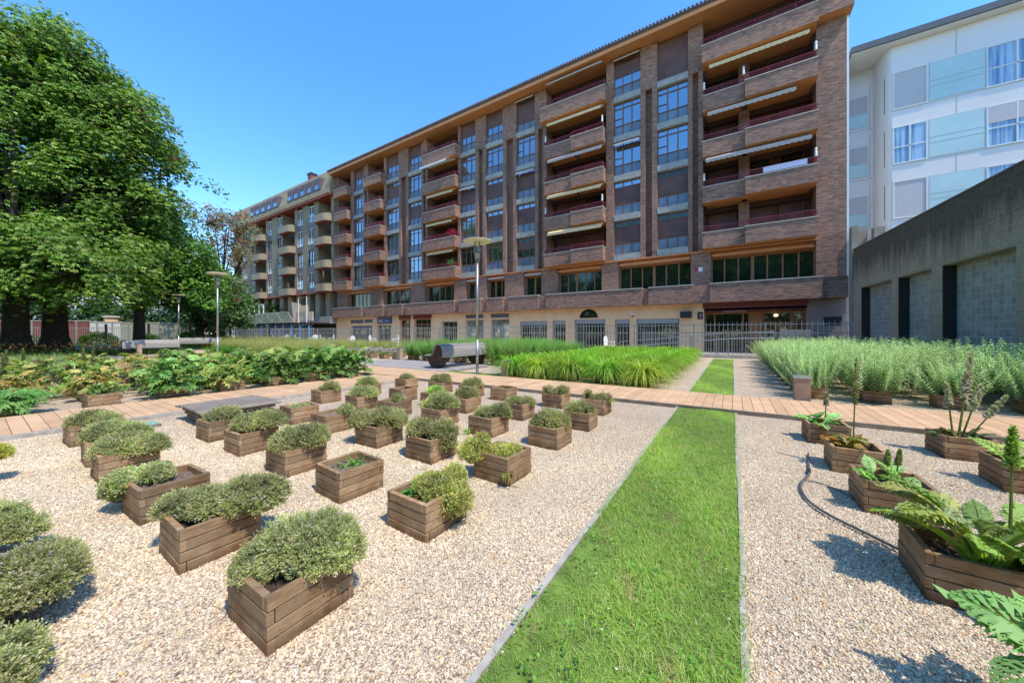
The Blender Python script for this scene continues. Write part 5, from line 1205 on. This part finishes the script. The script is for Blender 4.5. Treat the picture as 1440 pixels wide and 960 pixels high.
def text(s, loc, size, mat, parent, name):
    cu = bpy.data.curves.new(name, 'FONT'); cu.body = s; cu.size = size; cu.extrude = .004
    to = bpy.data.objects.new(name, cu); col.objects.link(to); dg = bpy.context.evaluated_depsgraph_get()
    me = bpy.data.meshes.new_from_object(to.evaluated_get(dg)); bpy.data.objects.remove(to); bpy.data.curves.remove(cu)
    me.transform(Matrix.Translation(Vector(loc))@Matrix.Rotation(PI/2, 4, 'X')); L = ORG(parent); me.transform(Matrix.Translation(-L))
    me.materials.clear(); me.materials.append(mat); o = bpy.data.objects.new(name, me); col.objects.link(o); o.parent = parent; return o
M['sidewall'] = plain('grey_brown_render', (.27,.20,.17), .9, var=.12, scale=1, bmp=.2)
M['towel'] = towel_mat() 
apartment()

# ------------------------------------------------------------------ olive concrete block further left
def concrete_block():
    r = empty('concrete_apartment_building', (-62,30,0), 'olive concrete apartment block with rounded balconies and mansard attic', 'building')
    g = MB(); g.box(-79, -46.0, 28.6, 42, 0, 23.0); g.build('rear_wall', M['beige'], r)
    Z = [7.3+3.2*i for i in range(4)]; ZT = 20.1
    bal = [(-49.87,-46.6),(-60.3,-56.5),(-69.9,-66.0),(-78.7,-75.7)]
    win = [(-52.6,-51.05),(-55.8,-54.2),(-62.1,-60.7),(-65.4,-63.9),(-71.6,-70.4),(-75.0,-73.3)]
    ed = sorted(bal+win); g = MB(); prev = -79
    for a, c in ed+[(-46.0,-46.0)]:
        if a-prev > .1: g.box(prev, a, W0-.35, 28.59, 7.2, ZT)
        prev = c
    g.build('fin_wall', M['beige'], r)
    for a, c in win:
        for i, z in enumerate(Z):
            y = W0-.22; f = MB(); f.box(a, c, y-.04, y+.04, z+.55, z+.66); f.box(a, c, y-.04, y+.04, z+2.75, z+2.86); f.box(a, a+.07, y-.04, y+.04, z+.66, z+2.75); f.box(c-.07, c, y-.04, y+.04, z+.66, z+2.75); f.box(a+.07, c-.07, y-.04, y+.04, z+1.3, z+1.37); f.box((a+c)/2-.04, (a+c)/2+.04, y-.035, y+.035, z+.66, z+2.75)
            w = f.build('window', M['white'] if (int(a)+i) % 3 else M['frame'], r)
            q = MB(); q.box(a+.01, c-.01, y+.05, y+.07, z+.55, z+2.86); q.build('pane', M['glass'], w)
            if (int(-a)+i*2) % 3: q = MB(); q.box(a+.08, c-.08, y-.03, y-.005, z+1.4+.5*((int(-a)+i) % 2), z+2.74); q.build('shutter', M['shutter'], w)
            q = MB(); q.box(a, c, y-.1, 28.59, z-.35, z+.55); q.box(a, c, y+.1, 28.59, z+.55, z+2.86); q.build('spandrel', M['purple'], w)
    for a, c in bal:
        for z in Z:
            n = 8; x0, x1 = a+.05, c+.35; y0 = W0-.35; out = .95; rr = .8
            o = [(x0,y0)]+[(x0+.0+rr*(1-math.cos(t)), y0-out*math.sin(t)) for t in [PI/2*k/6 for k in range(1,7)]]+[(x1-rr+rr*math.sin(t), y0-out*math.cos(t)) for t in [PI/2*k/6 for k in range(0,6)]]+[(x1,y0)]
            q = MB(); q.prism(o, 'z', z-.25, z+.75); bo = q.build('balcony', M['beige_l'], r)
            ii = [(x0+.1+(x-x0)*.94, y0+(y-y0)*.92) for x, y in o]; q = MB(); q.prism(ii, 'z', z-.31, z-.252); q.build('soffit', M['red_soffit'], bo)
            q = MB(); 
            for zz in (.82,.92): q.tube([(x, y+.05, z+zz) for x, y in o], .02, 6)
            q.build('railing', M['black'], bo)
            q = MB(); q.box(a+.4, c-.3, 28.4, 28.58, z+.2, z+2.4); q.build('balcony_door', M['shutter'], bo)
    g = MB(); g.box(-79, -46.0, W0-.9, 28.6, ZT, ZT+.25); g.box(-79, -46.2, W0-.45, 28.6, 7.0, 7.19); g.build('soffit', M['red_soffit'], r)
    g = MB(); g.prism([(W0-1.0,ZT+.255),(28.6,ZT+.255),(28.6,23.9),(W0-.15,23.9),(W0-.3,23.2),(W0-.95,ZT+.9)], 'x', -79, -46.05); att = g.build('attic', M['beige'], r)
    for a, c in ((-57.5,-48.0),(-70.5,-60.0),(-78,-76)):
        n = max(1, round((c-a)/2.1))
        for k in range(n):
            x0 = a+(c-a)*k/n+.12; x1 = a+(c-a)*(k+1)/n-.12
            q = MB(); q.box(x0, x1, W0-.98, W0-.4, ZT+1.15, ZT+2.75); w = q.build('window', M['purple'], att)
            q = MB(); q.box(x0+.15, x0+(x1-x0)*.6, W0-1.0, W0-.982, ZT+1.25, ZT+2.6); q.build('pane', M['glass'], w)
            q = MB(); q.box(x0+.15, x0+(x1-x0)*.6, W0-1.03, W0-1.002, ZT+1.9, ZT+2.6); q.build('shutter', M['shutter'], w)
    g = MB(); g.box(-57.9, -56.9, 29.5, 30.4, 23.9, 26.7); ch = g.build('chimney', M['redwall'], r); g = MB(); g.box(-58.0, -56.8, 29.4, 30.5, 26.7, 27.0); g.build('cap', M['black'], ch)
    # recessed lower storey with columns
    for k in range(12):
        x = -78.5+k*2.7; q = MB(); q.box(x, x+1.15, W0+.1, 28.5, 3.6, 6.99); q.build('column', M['beige_l'], r)
    g = MB(); g.box(-78.9, -46.1, 28.3, 28.58, 3.6, 6.98); g.build('recess_wall', M['darkbrown'], r)
    g = MB(); g.box(-79, -46, W0-.7, 28.59, 2.6, 3.59); g.build('ledge', M['concrete_sill'], r)
    for x in (-51.5,-48.3): q = MB(); q.box(x, x+1.1, 28.1, 28.28, 4.4, 6.6); q.build('window', M['glass_pale'], r)
    g = MB(); g.box(-79, -46, W0+.3, 28.59, 0, 2.59); g.build('ground_floor', M['dark'], r)
concrete_block()

# ------------------------------------------------------------------ scaffolding canopy over the pavement
def scaffold():
    r = empty('scaffolding', (-62,24,0), 'scaffolding canopy with grey sloping hoarding and blue wrapped posts', 'scaffolding')
    n = 9; x0, x1 = -79, -50.5; w = (x1-x0)/n
    for k in range(n):
        a = x0+k*w; q = MB(); q.add([(a+.04,23.9,2.75),(a+w-.04,23.9,2.75),(a+w-.04,23.1,4.15),(a+.04,23.1,4.15),(a+.04,23.95,2.75),(a+w-.04,23.95,2.75),(a+w-.04,23.15,4.17),(a+.04,23.15,4.17)], [(0,1,2,3),(7,6,5,4),(0,4,5,1),(3,2,6,7),(1,5,6,2),(0,3,7,4)])
        for z in (3.1,3.5,3.9): q.box(a+.04, a+w-.04, 23.9-(z-2.75)*.571-.045, 23.9-(z-2.75)*.571-.01, z-.012, z+.012)
        q.build('hoarding_panel', M['scaffold'], r)
    q = MB(); q.box(x0, -46.4, 23.9, 27, 2.62, 2.72); q.build('deck', M['darkbrown'], r)
    for k in range(15):
        x = x0+k*2.3; q = MB(); q.tube([(x,24.0,0),(x,24.0,2.6)], .04, 8); pl = q.build('post', M['metal'], r)
        if k % 2 == 0 or k > 8: q = MB(); q.tube([(x,24.0,.3),(x,24.0,2.3)], .13, 8); q.build('blue_wrap', M['blue'], pl)
        q = MB(); q.tube([(x,24.0,1.9),(x+1.1,24.0,2.6)], .03, 6); q.build('brace', M['metal'], r)
    for z in (2.3,1.1): q = MB(); q.tube([(x0,23.9,z),(-46.6,23.9,z)], .03, 6); q.build('ledger', M['metal'], r)
    for x in (-76.5,-73.8,-70.9,-67.2,-65.0,-61.8):
        q = MB(); q.tube([(x,24.2,4.1),(x,24.2,5.6),(x+1.5,24.2,5.6),(x+1.5,24.2,4.1)], .075, 6); q.tube([(x,24.2,5.0),(x+.4,24.2,5.45),(x+.75,24.2,5.55),(x+1.1,24.2,5.45),(x+1.5,24.2,5.0)], .05, 6); q.build('frame', M['white'], r)
    for a, c in (((-58,23.6,2.6),(-55.5,23.6,.6)),((-76,24.2,5.5),(-74.6,24.2,4.2)),((-66.6,24.2,5.4),(-65.0,24.2,4.2))): q = MB(); q.tube([a, c], .045, 6); q.build('brace', M['white'], r)
    q = MB(); q.prism([(-51.2,2.6),(-49.6,2.6),(-49.6,5.2),(-51.9,5.6)], 'y', 24.2, 24.3); q.box(-49.4, -47.6, 24.2, 24.3, 3.0, 5.0); q.box(-47.5, -46.3, 24.2, 24.3, 2.9, 4.1); q.build('boarding', M['boarding'], r)
    q = MB(); q.tube([(-49.3,23.9,2.6),(-49.3,23.9,6.0),(-47.2,23.9,6.0),(-47.2,23.9,2.6)], .05, 6); q.build('frame', M['white'], r)
M['boarding'] = plain('pink_cream_boarding', (.70,.52,.38), .8, var=.1, scale=1)
scaffold()

# ------------------------------------------------------------------ white building on the right
def white_building():
    r = empty('white_building', (11,32,0), 'white panelled building with teal glass bands on the right', 'building')
    Y = 28.0; ST_ = 3.05; Z = [7.75+ST_*k for k in (-2,-1,0,1,2)]
    X0 = 7.60; X1 = 24
    g = MB(); g.box(X0, X1, Y, 40, 0, 17.4); g.box(5.9, X0-.3, Y+1.5, 40, 0, 17.4)
    n = 8; arc = [(X0+.3-.75+.0+(.75)*math.sin(t)-.3*0, Y+.75-.75*math.cos(t)) for t in [-PI/2*k/n for k in range(n+1)]]
    g.prism([(X0,Y+.75),(X0,Y)]+[(X0-.40*math.sin(PI/2*k/n), Y+1.5-1.5*math.cos(PI/2*k/n)) for k in range(1,n+1)], 'z', 0, 17.4)
    g.build('wall', M['wpanel'], r)
    g = MB(); g.box(5.85, X1, Y-.45, 40, 17.402, 17.46); g.build('soffit', M['wpanel'], r)
    g = MB(); g.box(5.80, X1, Y-.55, 40, 17.461, 17.80); g.build('roof', M['fascia'], r)
    cols_ = [(7.62,8.93,'w'),(9.01,10.90,'t'),(10.96,12.9,'w'),(13.0,14.4,'t'),(14.5,16.2,'w'),(16.3,18.2,'t')]
    kinds = {(0,4):'blind',(0,3):'curt',(0,2):'blind',(2,4):'curt',(2,3):'half',(2,2):'curt'}
    for ci, (a, c, k) in enumerate(cols_):
        for zi, z in enumerate(Z):
            if k == 't':
                q = MB(); q.box(a, c, Y-.03, Y-.002, z, z+2.02); w = q.build('glass_band', M['teal'], r)
                q = MB(); 
                for zz in (.75,1.05): q.box(a, c, Y-.034, Y-.031, z+zz, z+zz+.018)
                q.build('joint', M['joint'], w)
                continue
            kd = kinds.get((ci, zi), 'blind' if (ci+zi) % 2 else 'curt')
            q = MB(); q.box(a, c, Y-.05, Y-.002, z-.06, z); q.box(a, a+.05, Y-.05, Y-.002, z, z+2.02); q.box(c-.05, c, Y-.05, Y-.002, z, z+2.02); q.box(a+.05, c-.05, Y-.05, Y-.002, z+1.98, z+2.02)
            if kd != 'blind': q.box((a+c)/2-.03, (a+c)/2+.03, Y-.05, Y-.006, z, z+1.98); q.box(a+.05, c-.05, Y-.05, Y-.006, z+.85, z+.9)
            w = q.build('window', M['wpanel'] if kd == 'blind' else M['white'], r)
            q = MB(); q.box(a+.05, c-.05, Y-.02, Y-.003, z, z+1.98); q.build('pane', M['blind'] if kd == 'blind' else M['curtain'], w)
            if kd == 'half': q = MB(); q.box(a+.05, c-.05, Y-.045, Y-.021, z+1.15, z+1.98); q.build('blind', M['blind'], w)
    q = MB()
    for zi, z in enumerate(Z):
        for x in (9.95,13.0,16.0): q.box(x, x+.02, Y-.004, Y-.001, z-1.0, z-.08)
        q.box(X0, X1, Y-.004, Y-.001, z-.085, z-.07); q.box(X0, X1, Y-.004, Y-.001, z+2.03, z+2.045)
    q.box(9.95, 9.97, Y-.004, Y-.001, 15.95, 17.35); q.build('joint', M['joint'], r)
    for zi, z in enumerate(Z):                       # recessed side bay with small windows
        y = Y+1.5; q = MB(); q.box(5.95, 6.95, y-.03, y-.002, z+.85, z+1.9); w = q.build('window', M['blind'], r)
        q = MB(); q.box(5.95, 6.97, y-.05, y-.003, z+.05, z+.84); q.build('glass_band', M['teal'], w)
        q = MB(); q.box(5.95, 7.25, y-.004, y-.001, z-.15, z-.13); q.box(7.05, 7.07, y-.004, y-.001, z-.13, z+2.5); q.box(7.07, 7.28, y-.004, y-.001, z+1.2, z+1.22); q.build('joint', M['joint'], w)
        q = MB(); q.box(7.36, 7.40, Y+.25, Y+.9, z, z+2.0); q.build('window', M['fascia'], r)
    for x in (9.2,9.45): q = MB(); q.tube([(x,29,17.8),(x,29,18.5)], .09, 8); q.build('roof_vent', M['metal'], r)
white_building()

# ------------------------------------------------------------------ weathered concrete wall with glass block panels
def old_wall():
    # plan line from the building corner toward the camera
    ax, ay = 5.62, 26.2; bx, by = 7.85, .0; L = math.hypot(bx-ax, by-ay); ux, uy = (bx-ax)/L, (by-ay)/L; nx, ny = uy, -ux   # nx,ny points to the garden (-X)
    if nx > 0: nx, ny = -nx, -ny
    T = 5.85
    r = empty('garden_wall', (ax+ux*8, ay+uy*8, 0), 'tall blackened concrete wall with three glass block panels', 'wall')
    def seg(b, s0, s1, d0, d1, z0, z1):
        P = lambda s, d: (ax+ux*s-nx*d, ay+uy*s-ny*d)
        q = [P(s0,d0), P(s1,d0), P(s1,d1), P(s0,d1)]; v = [(*p, z0) for p in q]+[(*p, z1) for p in q]
        b.add(v, [(0,3,2,1),(4,5,6,7),(0,1,5,4),(1,2,6,5),(2,3,7,6),(3,0,4,7)])
    ops = [(1.75,4.15),(5.15,7.0),(7.8,10.95)]
    def s_at(px):
        t = (px-720)/487; kx = (CT*t-ST)/(ST*t+CT)   # X = kx*Y
        return (kx*ay-ax)/(ux-kx*uy)
    ops = [(s_at(1211), s_at(1254)), (s_at(1263), s_at(1310)), (s_at(1325), s_at(1429))]
    b = MB(); prev = 0
    for a, c in ops: seg(b, prev, a, 0, .6, 0, 3.68); prev = c
    seg(b, prev, L, 0, .6, 0, 3.68); seg(b, 0, L, 0, .6, 3.68, T); 
    b.build('wall_body', M['oldwall'], r)
    b = MB(); seg(b, 0, L, -.03, .63, T, T+.06); b.build('coping', M['capstone'], r)
    for i, (a, c) in enumerate(ops):
        b = MB(); seg(b, a, c, .34, .44, 0, 3.66); b.build('glass_block_panel', M['blocks'], r)
        b = MB(); seg(b, a+.002, a+.03, .01, .33, 0, 3.66); b.build('reveal', M['black'], r)
    # stepped stubs at the far end
    b = MB(); b.box(5.57, 5.82, 26.25, 26.8, 0, 7.2); b.build('end_pier', M['oldwall2'], r)
    for k, (x, z) in enumerate(((5.95,7.25),(6.52,7.05))): b = MB(); b.box(x, x+.42, 27.0-.5*k, 27.5-.5*k, 5.0, z); st = b.build('stub', M['oldwall2'], r)
M['oldwall2'] = plain('tan_concrete', (.33,.28,.21), .9, var=.2, scale=1.5, bmp=.3)
M['capstone'] = plain('dark_coping', (.12,.12,.11), .9, var=.3)
old_wall()

# ------------------------------------------------------------------ far background at the left
def far_house(x, d, w, dep, h, mat, roof, label, rz=0, nwin=4, floors=4):
    X, Y = site(x, d); r = empty('far_house', (X,Y,0), label, 'building', rz=rz); O = (0,0,0); _org[r.name] = Vector(O)
    b = MB(); b.box(-w/2, w/2, 0, dep, 0, h); b.build('wall', mat, r)
    b = MB(); b.prism([(-w/2-.3,h),(w/2+.3,h),(0,h+w*.18)], 'y', -.3, dep+.3); b.build('roof', roof, r)
    for i in range(nwin):
        for j in range(floors):
            cx = -w/2+w*(i+.5)/nwin; cz = h*(j+.35)/floors; q = MB(); q.box(cx-.5, cx+.5, -.06, -.002, cz, cz+1.5); q.build('window', M['glass'], r)
far_house(-74, 92, 12, 12, 13.5, M['plaster'], M['redroof'], 'white house with red roof between the trees and the concrete block', R(-32), 4, 4)
far_house(-96, 84, 26, 10, 10, M['plaster'], M['redroof'], 'long pale house seen in gaps behind the tree trunks', R(-40), 8, 3)
far_house(-128, 80, 30, 10, 9, M['plaster'], M['redroof'], 'pale house behind the largest tree', R(-50), 8, 3)
def boundary(x0, d0, x1, d1, h, mat, name, label, cat, slats=0):
    X0, Y0 = site(x0, d0); X1, Y1 = site(x1, d1); L = math.hypot(X1-X0, Y1-Y0); rz = math.atan2(Y1-Y0, X1-X0)
    r = empty(name, (X0,Y0,0), label, cat, rz=rz); _org[r.name] = Vector((0,0,0))
    b = MB(); b.box(0, L, 0, .2, 0, h); b.build('panel', mat, r)
    b = MB(); b.box(-.05, L+.05, -.05, .25, h, h+.08); b.build('cap', M['coping'], r)
    if slats:
        for k in range(slats): b = MB(); x = L*(k+.5)/slats; b.box(x-.05, x+.05, -.12, -.01, 0, h); b.build('post', M['fence'], r)
boundary(-60, 40.5, -50.8, 41.5, 2.7, M['redwall'], 'board_wall', 'dark red boarded wall between the big trunks', 'wall', 4)
boundary(-50.6, 41.5, -47.5, 42, 2.6, M['plaster'], 'board_wall', 'cream wall section right of the red boards', 'wall', 2)
boundary(-47.4, 42, -41, 43, 2.5, M['greenwall'], 'board_wall', 'pale green shuttered wall behind the fence', 'wall', 4)
X, Y = site(-49.6, 42.8)
b = MB(); b.box(X-.55, X+.55, Y-.5, Y+.5, 0, 3.2); pr = b.build('gate_pillar', M['render'], loc=(X,Y,0), label='tan square gate pillar behind the trees', cat='pillar')
b = MB(); b.box(X-.7, X+.7, Y-.65, Y+.65, 3.2, 3.4); b.build('capstone', M['coping'], pr)
X0, Y0 = site(-58, 37); X1, Y1 = site(-24, 42)
L = math.hypot(X1-X0, Y1-Y0); r = empty('park_fence', (X0,Y0,0), 'dark park fence behind the trees at the far left', 'fence', rz=math.atan2(Y1-Y0, X1-X0)); _org[r.name] = Vector((0,0,0))
b = MB(); x = 0
while x < L: b.box(x-.012, x+.012, -.012, .012, .1, 2.0); x += .22
b.build('pickets', M['fence'], r); b = MB(); b.box(0, L, .015, .045, 1.8, 1.85); b.box(0, L, .015, .045, .2, .25); b.build('rail', M['fence'], r)
x = 0
while x < L: b = MB(); b.box(x-.07, x+.07, -.08, .08, 0, 2.3); b.build('post', M['black'], r); x += 4.2
# ------------------------------------------------------------------ trees
def tree(name, label, base, trunk_h, trunk_r, lobes, npads, pad_r, nleaf, leafL, cols, flower=0, fcol=(.6,.25,.2), droop=.5, lean=(0,0), flat=.35, sparse=0.0, tone=1.0):
    """tapered trunk with limbs, crown of layered leaf pads spread through several lobes (x,y,z,rx,ry,rz, relative to the base)"""
    bx, by = base; r = empty(name, (bx,by,0), label, 'tree', 'trees beyond the flower beds'); _org[r.name] = Vector((0,0,0))
    lob = np.array(lobes, float); b = MB(); th = trunk_h
    n = 9; b.tube([(lean[0]*t*th, lean[1]*t*th, th*t) for t in [k/n for k in range(n+1)]], [trunk_r*(1.45-.45*min(1, t*5) if t < .2 else 1-.25*t) for t in [k/n for k in range(n+1)]], 14)
    tops = np.array([lean[0]*th, lean[1]*th, th])
    ends = []
    for L in lob:
        for q in range(4):
            e = L[:3]+L[3:]*sphere(1)[0]*.62; e[2] = max(e[2], th*.8); s = tops*(.55+.45*rng.random()); mid = (s+e)/2+np.array([0,0,1.0])*np.linalg.norm(e-s)*.10
            pts = [tuple(s*(1-t)**2+2*mid*t*(1-t)+e*t*t) for t in [k/6 for k in range(7)]]
            r0 = trunk_r*.42; b.tube(pts, [r0*(1-.85*k/6) for k in range(7)], 7); ends.append((pts, r0))
            for u in range(4):
                p = np.array(pts[random.choice([3,4,5])]); e2 = p+(L[3:]*sphere(1)[0])*.45; b.tube([tuple(p), tuple((p+e2)/2+[0,0,.3]), tuple(e2)], [r0*.32, r0*.2, r0*.05], 5)
    b.build('trunk', M['bark'], r, smooth=True)
    w = (lob[:,3]*lob[:,5]); k = rng.choice(len(lob), npads, p=w/w.sum()); D = sphere(npads); D[:,2] = np.where(D[:,2] < -.6, -D[:,2]*.5, D[:,2]); D = unit(D)
    rad = np.where(rng.random(npads) < .72, rng.uniform(.84, 1.04, npads)*(1+.13*(rng.random(npads) < .12)), rng.uniform(.4, .85, npads))
    lump = 1+.13*np.sin(D[:,0]*6+k)*np.sin(D[:,2]*7+k*2)+.06*np.sin(D[:,1]*13+k)
    Pc = lob[k,:3]+D*lob[k,3:]*(rad*lump)[:,None]; Pc[:,2] = np.maximum(Pc[:,2], (th*.42 if name != 'park_tree' else .8)+rng.random(npads)*1.1)
    hole = np.sin(Pc[:,0]*1.1+1)*np.sin(Pc[:,2]*1.3)*np.sin(Pc[:,1]*.9+2); kp = (hole < .42) | (rng.random(npads) < .25); Pc, D, rad = Pc[kp], D[kp], rad[kp]; npads = len(Pc)
    l = LB(); m = npads*nleaf; idx = np.repeat(np.arange(npads), nleaf)
    a = rng.uniform(0, 2*PI, m); rr = np.sqrt(rng.random(m))*pad_r*np.repeat(rng.uniform(.6,1.3,npads), nleaf)
    off = np.stack([np.cos(a)*rr, np.sin(a)*rr, rng.normal(size=m)*pad_r*.26], 1)
    Dp = D[idx]; H = Dp.copy(); H[:,2] = 0; H = unit(H+1e-6)
    out = (off*H).sum(1); off[:,2] -= droop*out*.75+rr**2/pad_r*.28                          # pads tip outward and droop at the rim
    off += H*0.0
    if flat > .9: off = sphere(m)*(rng.random(m)**.4*pad_r)[:,None]
    P = Pc[idx]+off; O = unit(np.c_[off[:,:2], np.zeros(m)]+H*.5*pad_r+rng.normal(size=(m,3))*.25*pad_r); O[:,2] -= .35+.3*rng.random(m)
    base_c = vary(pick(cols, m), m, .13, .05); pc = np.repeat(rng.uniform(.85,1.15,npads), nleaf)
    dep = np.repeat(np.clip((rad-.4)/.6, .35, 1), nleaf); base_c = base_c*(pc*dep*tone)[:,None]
    Nn = np.tile((0,0,1.), (m,1))+rng.normal(size=(m,3))*.6
    if flat > .9: O = sphere(m)
    Lf = leafL*rng.uniform(.6, 1.25, m)
    for dq in (-.55, .0, .55):                                                             # three leaflets of each hand-shaped leaf
        c, s = math.cos(dq), math.sin(dq); O2 = np.c_[O[:,0]*c-O[:,1]*s, O[:,0]*s+O[:,1]*c, O[:,2]]
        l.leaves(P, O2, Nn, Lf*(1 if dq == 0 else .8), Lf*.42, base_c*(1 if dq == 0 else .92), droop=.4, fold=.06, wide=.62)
    if flower:
        f = rng.choice(npads, min(npads, flower)); Pf = np.repeat(Pc[f]+D[f]*pad_r*.4, 14, 0)+rng.normal(size=(flower*14,3))*[.14,.14,.2]
        l.leaves(Pf, rng.normal(size=(len(Pf),3)), rng.normal(size=(len(Pf),3)), .2, .15, vary(fcol, len(Pf), .15))
    me = l.mesh('crown', M['tree_leaf']); link('crown', me, r)
    return r
rng = np.random.default_rng(91); random.seed(91)
CH = [(.145,.27,.035), (.11,.22,.03), (.21,.34,.05), (.28,.39,.08)]
def rel(base, lst):
    o = []
    for x, d, z, rx, rz in lst:
        X, Y = site(x, d); o.append((X-base[0], Y-base[1], z, rx, rx, rz))
    return o
bA = site(-29.8, 20.8)
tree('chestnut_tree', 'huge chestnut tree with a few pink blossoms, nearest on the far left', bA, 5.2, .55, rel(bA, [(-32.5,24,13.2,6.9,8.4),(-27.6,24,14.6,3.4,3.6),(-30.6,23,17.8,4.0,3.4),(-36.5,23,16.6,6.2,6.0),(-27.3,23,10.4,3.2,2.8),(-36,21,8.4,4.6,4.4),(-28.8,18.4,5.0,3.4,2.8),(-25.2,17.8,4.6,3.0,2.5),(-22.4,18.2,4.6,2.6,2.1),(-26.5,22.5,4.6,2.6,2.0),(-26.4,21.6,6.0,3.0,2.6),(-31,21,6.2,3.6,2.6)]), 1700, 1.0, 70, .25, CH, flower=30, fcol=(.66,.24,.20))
bB = site(-31.0, 23.5)
tree('chestnut_tree', 'chestnut tree with a thick dark trunk, second from the left', bB, 5.0, .62, rel(bB, [(-31.5,26,9,4.8,4.6),(-29.4,25.5,6.6,3.6,3.0)]), 330, 1.1, 66, .26, CH[:3])
bC = site(-29.6, 27.5)
tree('chestnut_tree', 'conical chestnut tree behind the farthest lamp post', bC, 4.0, .38, rel(bC, [(-29.9,28.5,9.6,2.2,2.6),(-28.6,28.5,7.1,3.2,2.8),(-27.6,28.5,4.9,2.9,2.3),(-31.2,27.8,6.2,3.4,3.0)]), 560, .85, 66, .23, [(.13,.30,.04),(.10,.24,.03),(.18,.37,.06)])
bD = site(-31.6, 35)
tree('leafy_tree', 'leafy tree with low branches left of the middle lamp', bD, 3.0, .40, rel(bD, [(-32.2,36,5.4,3.4,3.0),(-30.2,35.5,3.8,2.6,2.4)]), 200, 1.0, 45, .32, [(.08,.20,.04),(.11,.24,.06)])
bE = site(-33.5, 40)
tree('reddish_tree', 'sparse tree with reddish seed clusters in front of the concrete block', bE, 7.0, .26, rel(bE, [(-36.0,40,13.8,2.6,2.4),(-33.4,40,12.8,2.4,2.8),(-31.0,39,12.2,1.9,2.6),(-34.2,40,9.6,2.4,2.4),(-30.6,39,9.4,1.3,1.3)]), 190, .7, 22, .27, [(.42,.36,.20),(.26,.34,.13),(.50,.28,.17),(.32,.38,.17)], flower=30, fcol=(.66,.26,.16), flat=1.0, droop=.2)
bF = site(-28.7, 34)
tree('small_tree', 'small light green tree with red berries right of the middle lamp', bF, 2.2, .16, rel(bF, [(-28.7,34.5,4.2,1.8,2.6),(-29.8,34.5,2.6,2.0,1.8),(-27.6,34.5,2.4,1.3,1.4)]), 120, .7, 34, .24, [(.20,.34,.13),(.26,.40,.17)], flower=14, fcol=(.6,.14,.1), flat=1.0)
sl = LB(); n = 1500; D = sphere(n); D[:,2] = abs(D[:,2]); sl.leaves(D*[1.3,1.0,1.1]*rng.uniform(.7,1.05,(n,1)), D+rng.normal(size=(n,3))*.6, rng.normal(size=(n,3)), .2, .12, vary(pick([(.10,.20,.04),(.07,.15,.03)], n), n, .2)); sme = sl.mesh('shrub_leaves', M['leaf'])
for i, (x, d, s_) in enumerate([(-50.5,38.5,1.0),(-46.5,39,1.2),(-41.5,39.5,1.0),(-37,40,1.3),(-33.5,39.5,1.1),(-54.5,38,1.2)]):
    place_plant('dark_shrub', sme, (*site(x,d),0), ['dark shrub before the red boards','dark shrub left of the pale green wall','dark shrub in front of the pale green wall','dark shrub right of the third trunk','dark shrub beside the pale reddish tree','dark shrub behind the two big trunks'][i], 'shrub', 'dark shrubs along the park fence', i, s_)
for i, (x, d, h) in enumerate([(-60,52,5),(-52,56,4.5),(-44,58,5),(-38,60,5.5),(-70,50,6)]):
    bG = site(x, d); tree('background_tree', ['dark tree far behind the red boards','low tree behind the cream wall','low tree behind the pale green wall','dark tree between the trunks and the small tree','dark tree at the far left edge of the park'][i], bG, h*.4, .25, [(0,0,h*.75,4,4,h*.5),(2.5,1,h*.6,3,3,h*.4)], 90, 1.4, 34, .5, [(.04,.10,.02),(.06,.13,.03)])

# park trees behind the photographer: they are what the shop windows mirror
src = tree('park_tree', 'park tree behind the camera, mirrored dark green in the shop windows', (-30,-24), 4, .4, [(0,0,9,5,5,5),(3,1,7.5,4,4,3.5),(-3,-1,7.5,4,4,3.5),(0,2,2.6,6,3,2.2),(4,2,2.4,4,2.5,2.0)], 240, 1.5, 30, .6, CH[:3]); src['group'] = 'park trees behind the camera'
for i, (x, y) in enumerate([(-44,-22),(-20,-27),(-9,-25),(2,-28),(13,-25),(24,-26),(-58,-20),(36,-24)]):
    dup(src, (x,y,0), i*1.3, None, None, random.uniform(1.4,1.7))
# ------------------------------------------------------------------ camera, sun, sky
cam = bpy.data.cameras.new('camera'); co = bpy.data.objects.new('camera', cam); col.objects.link(co)
co.location = (0,0,1.30); co.rotation_euler = (PI/2, 0, TH)
cam.sensor_width = 36; cam.lens = 487/1440*36; cam.shift_y = -12/1440; cam.clip_start = .05; cam.clip_end = 3000
scene.camera = co
EL, AZ = R(60), R(-14)                                 # direction to the sun, azimuth from +X
S = Vector((math.cos(AZ)*math.cos(EL), math.sin(AZ)*math.cos(EL), math.sin(EL)))
sun = bpy.data.lights.new('sun', 'SUN'); sun.energy = 5.0; sun.angle = R(.53); sun.color = (1,.90,.76)
so = bpy.data.objects.new('sun', sun); col.objects.link(so); so.rotation_euler = S.to_track_quat('Z', 'Y').to_euler()
w = bpy.data.worlds.new('World'); scene.world = w; w.use_nodes = True; nt = w.node_tree
sky = nt.nodes.new('ShaderNodeTexSky'); sky.sky_type = 'NISHITA'; sky.sun_disc = False; sky.sun_elevation = EL; sky.sun_rotation = math.atan2(S.x, S.y)
sky.air_density = 1.0; sky.dust_density = .25; sky.ozone_density = 1.9; sky.altitude = 300
hs = nt.nodes.new('ShaderNodeHueSaturation'); hs.inputs['Saturation'].default_value = 1.29; hs.inputs['Value'].default_value = 2.6
nt.links.new(sky.outputs[0], hs.inputs['Color']); nt.links.new(hs.outputs[0], nt.nodes['Background'].inputs[0]); nt.nodes['Background'].inputs[1].default_value = .15
scene.view_settings.view_transform = 'Standard'; scene.view_settings.look = 'None'; scene.view_settings.exposure = 0; scene.view_settings.gamma = 1
for p in protos:
    if p.location.z < -10: 
        for ch in list(p.children): bpy.data.objects.remove(ch)
        bpy.data.objects.remove(p)
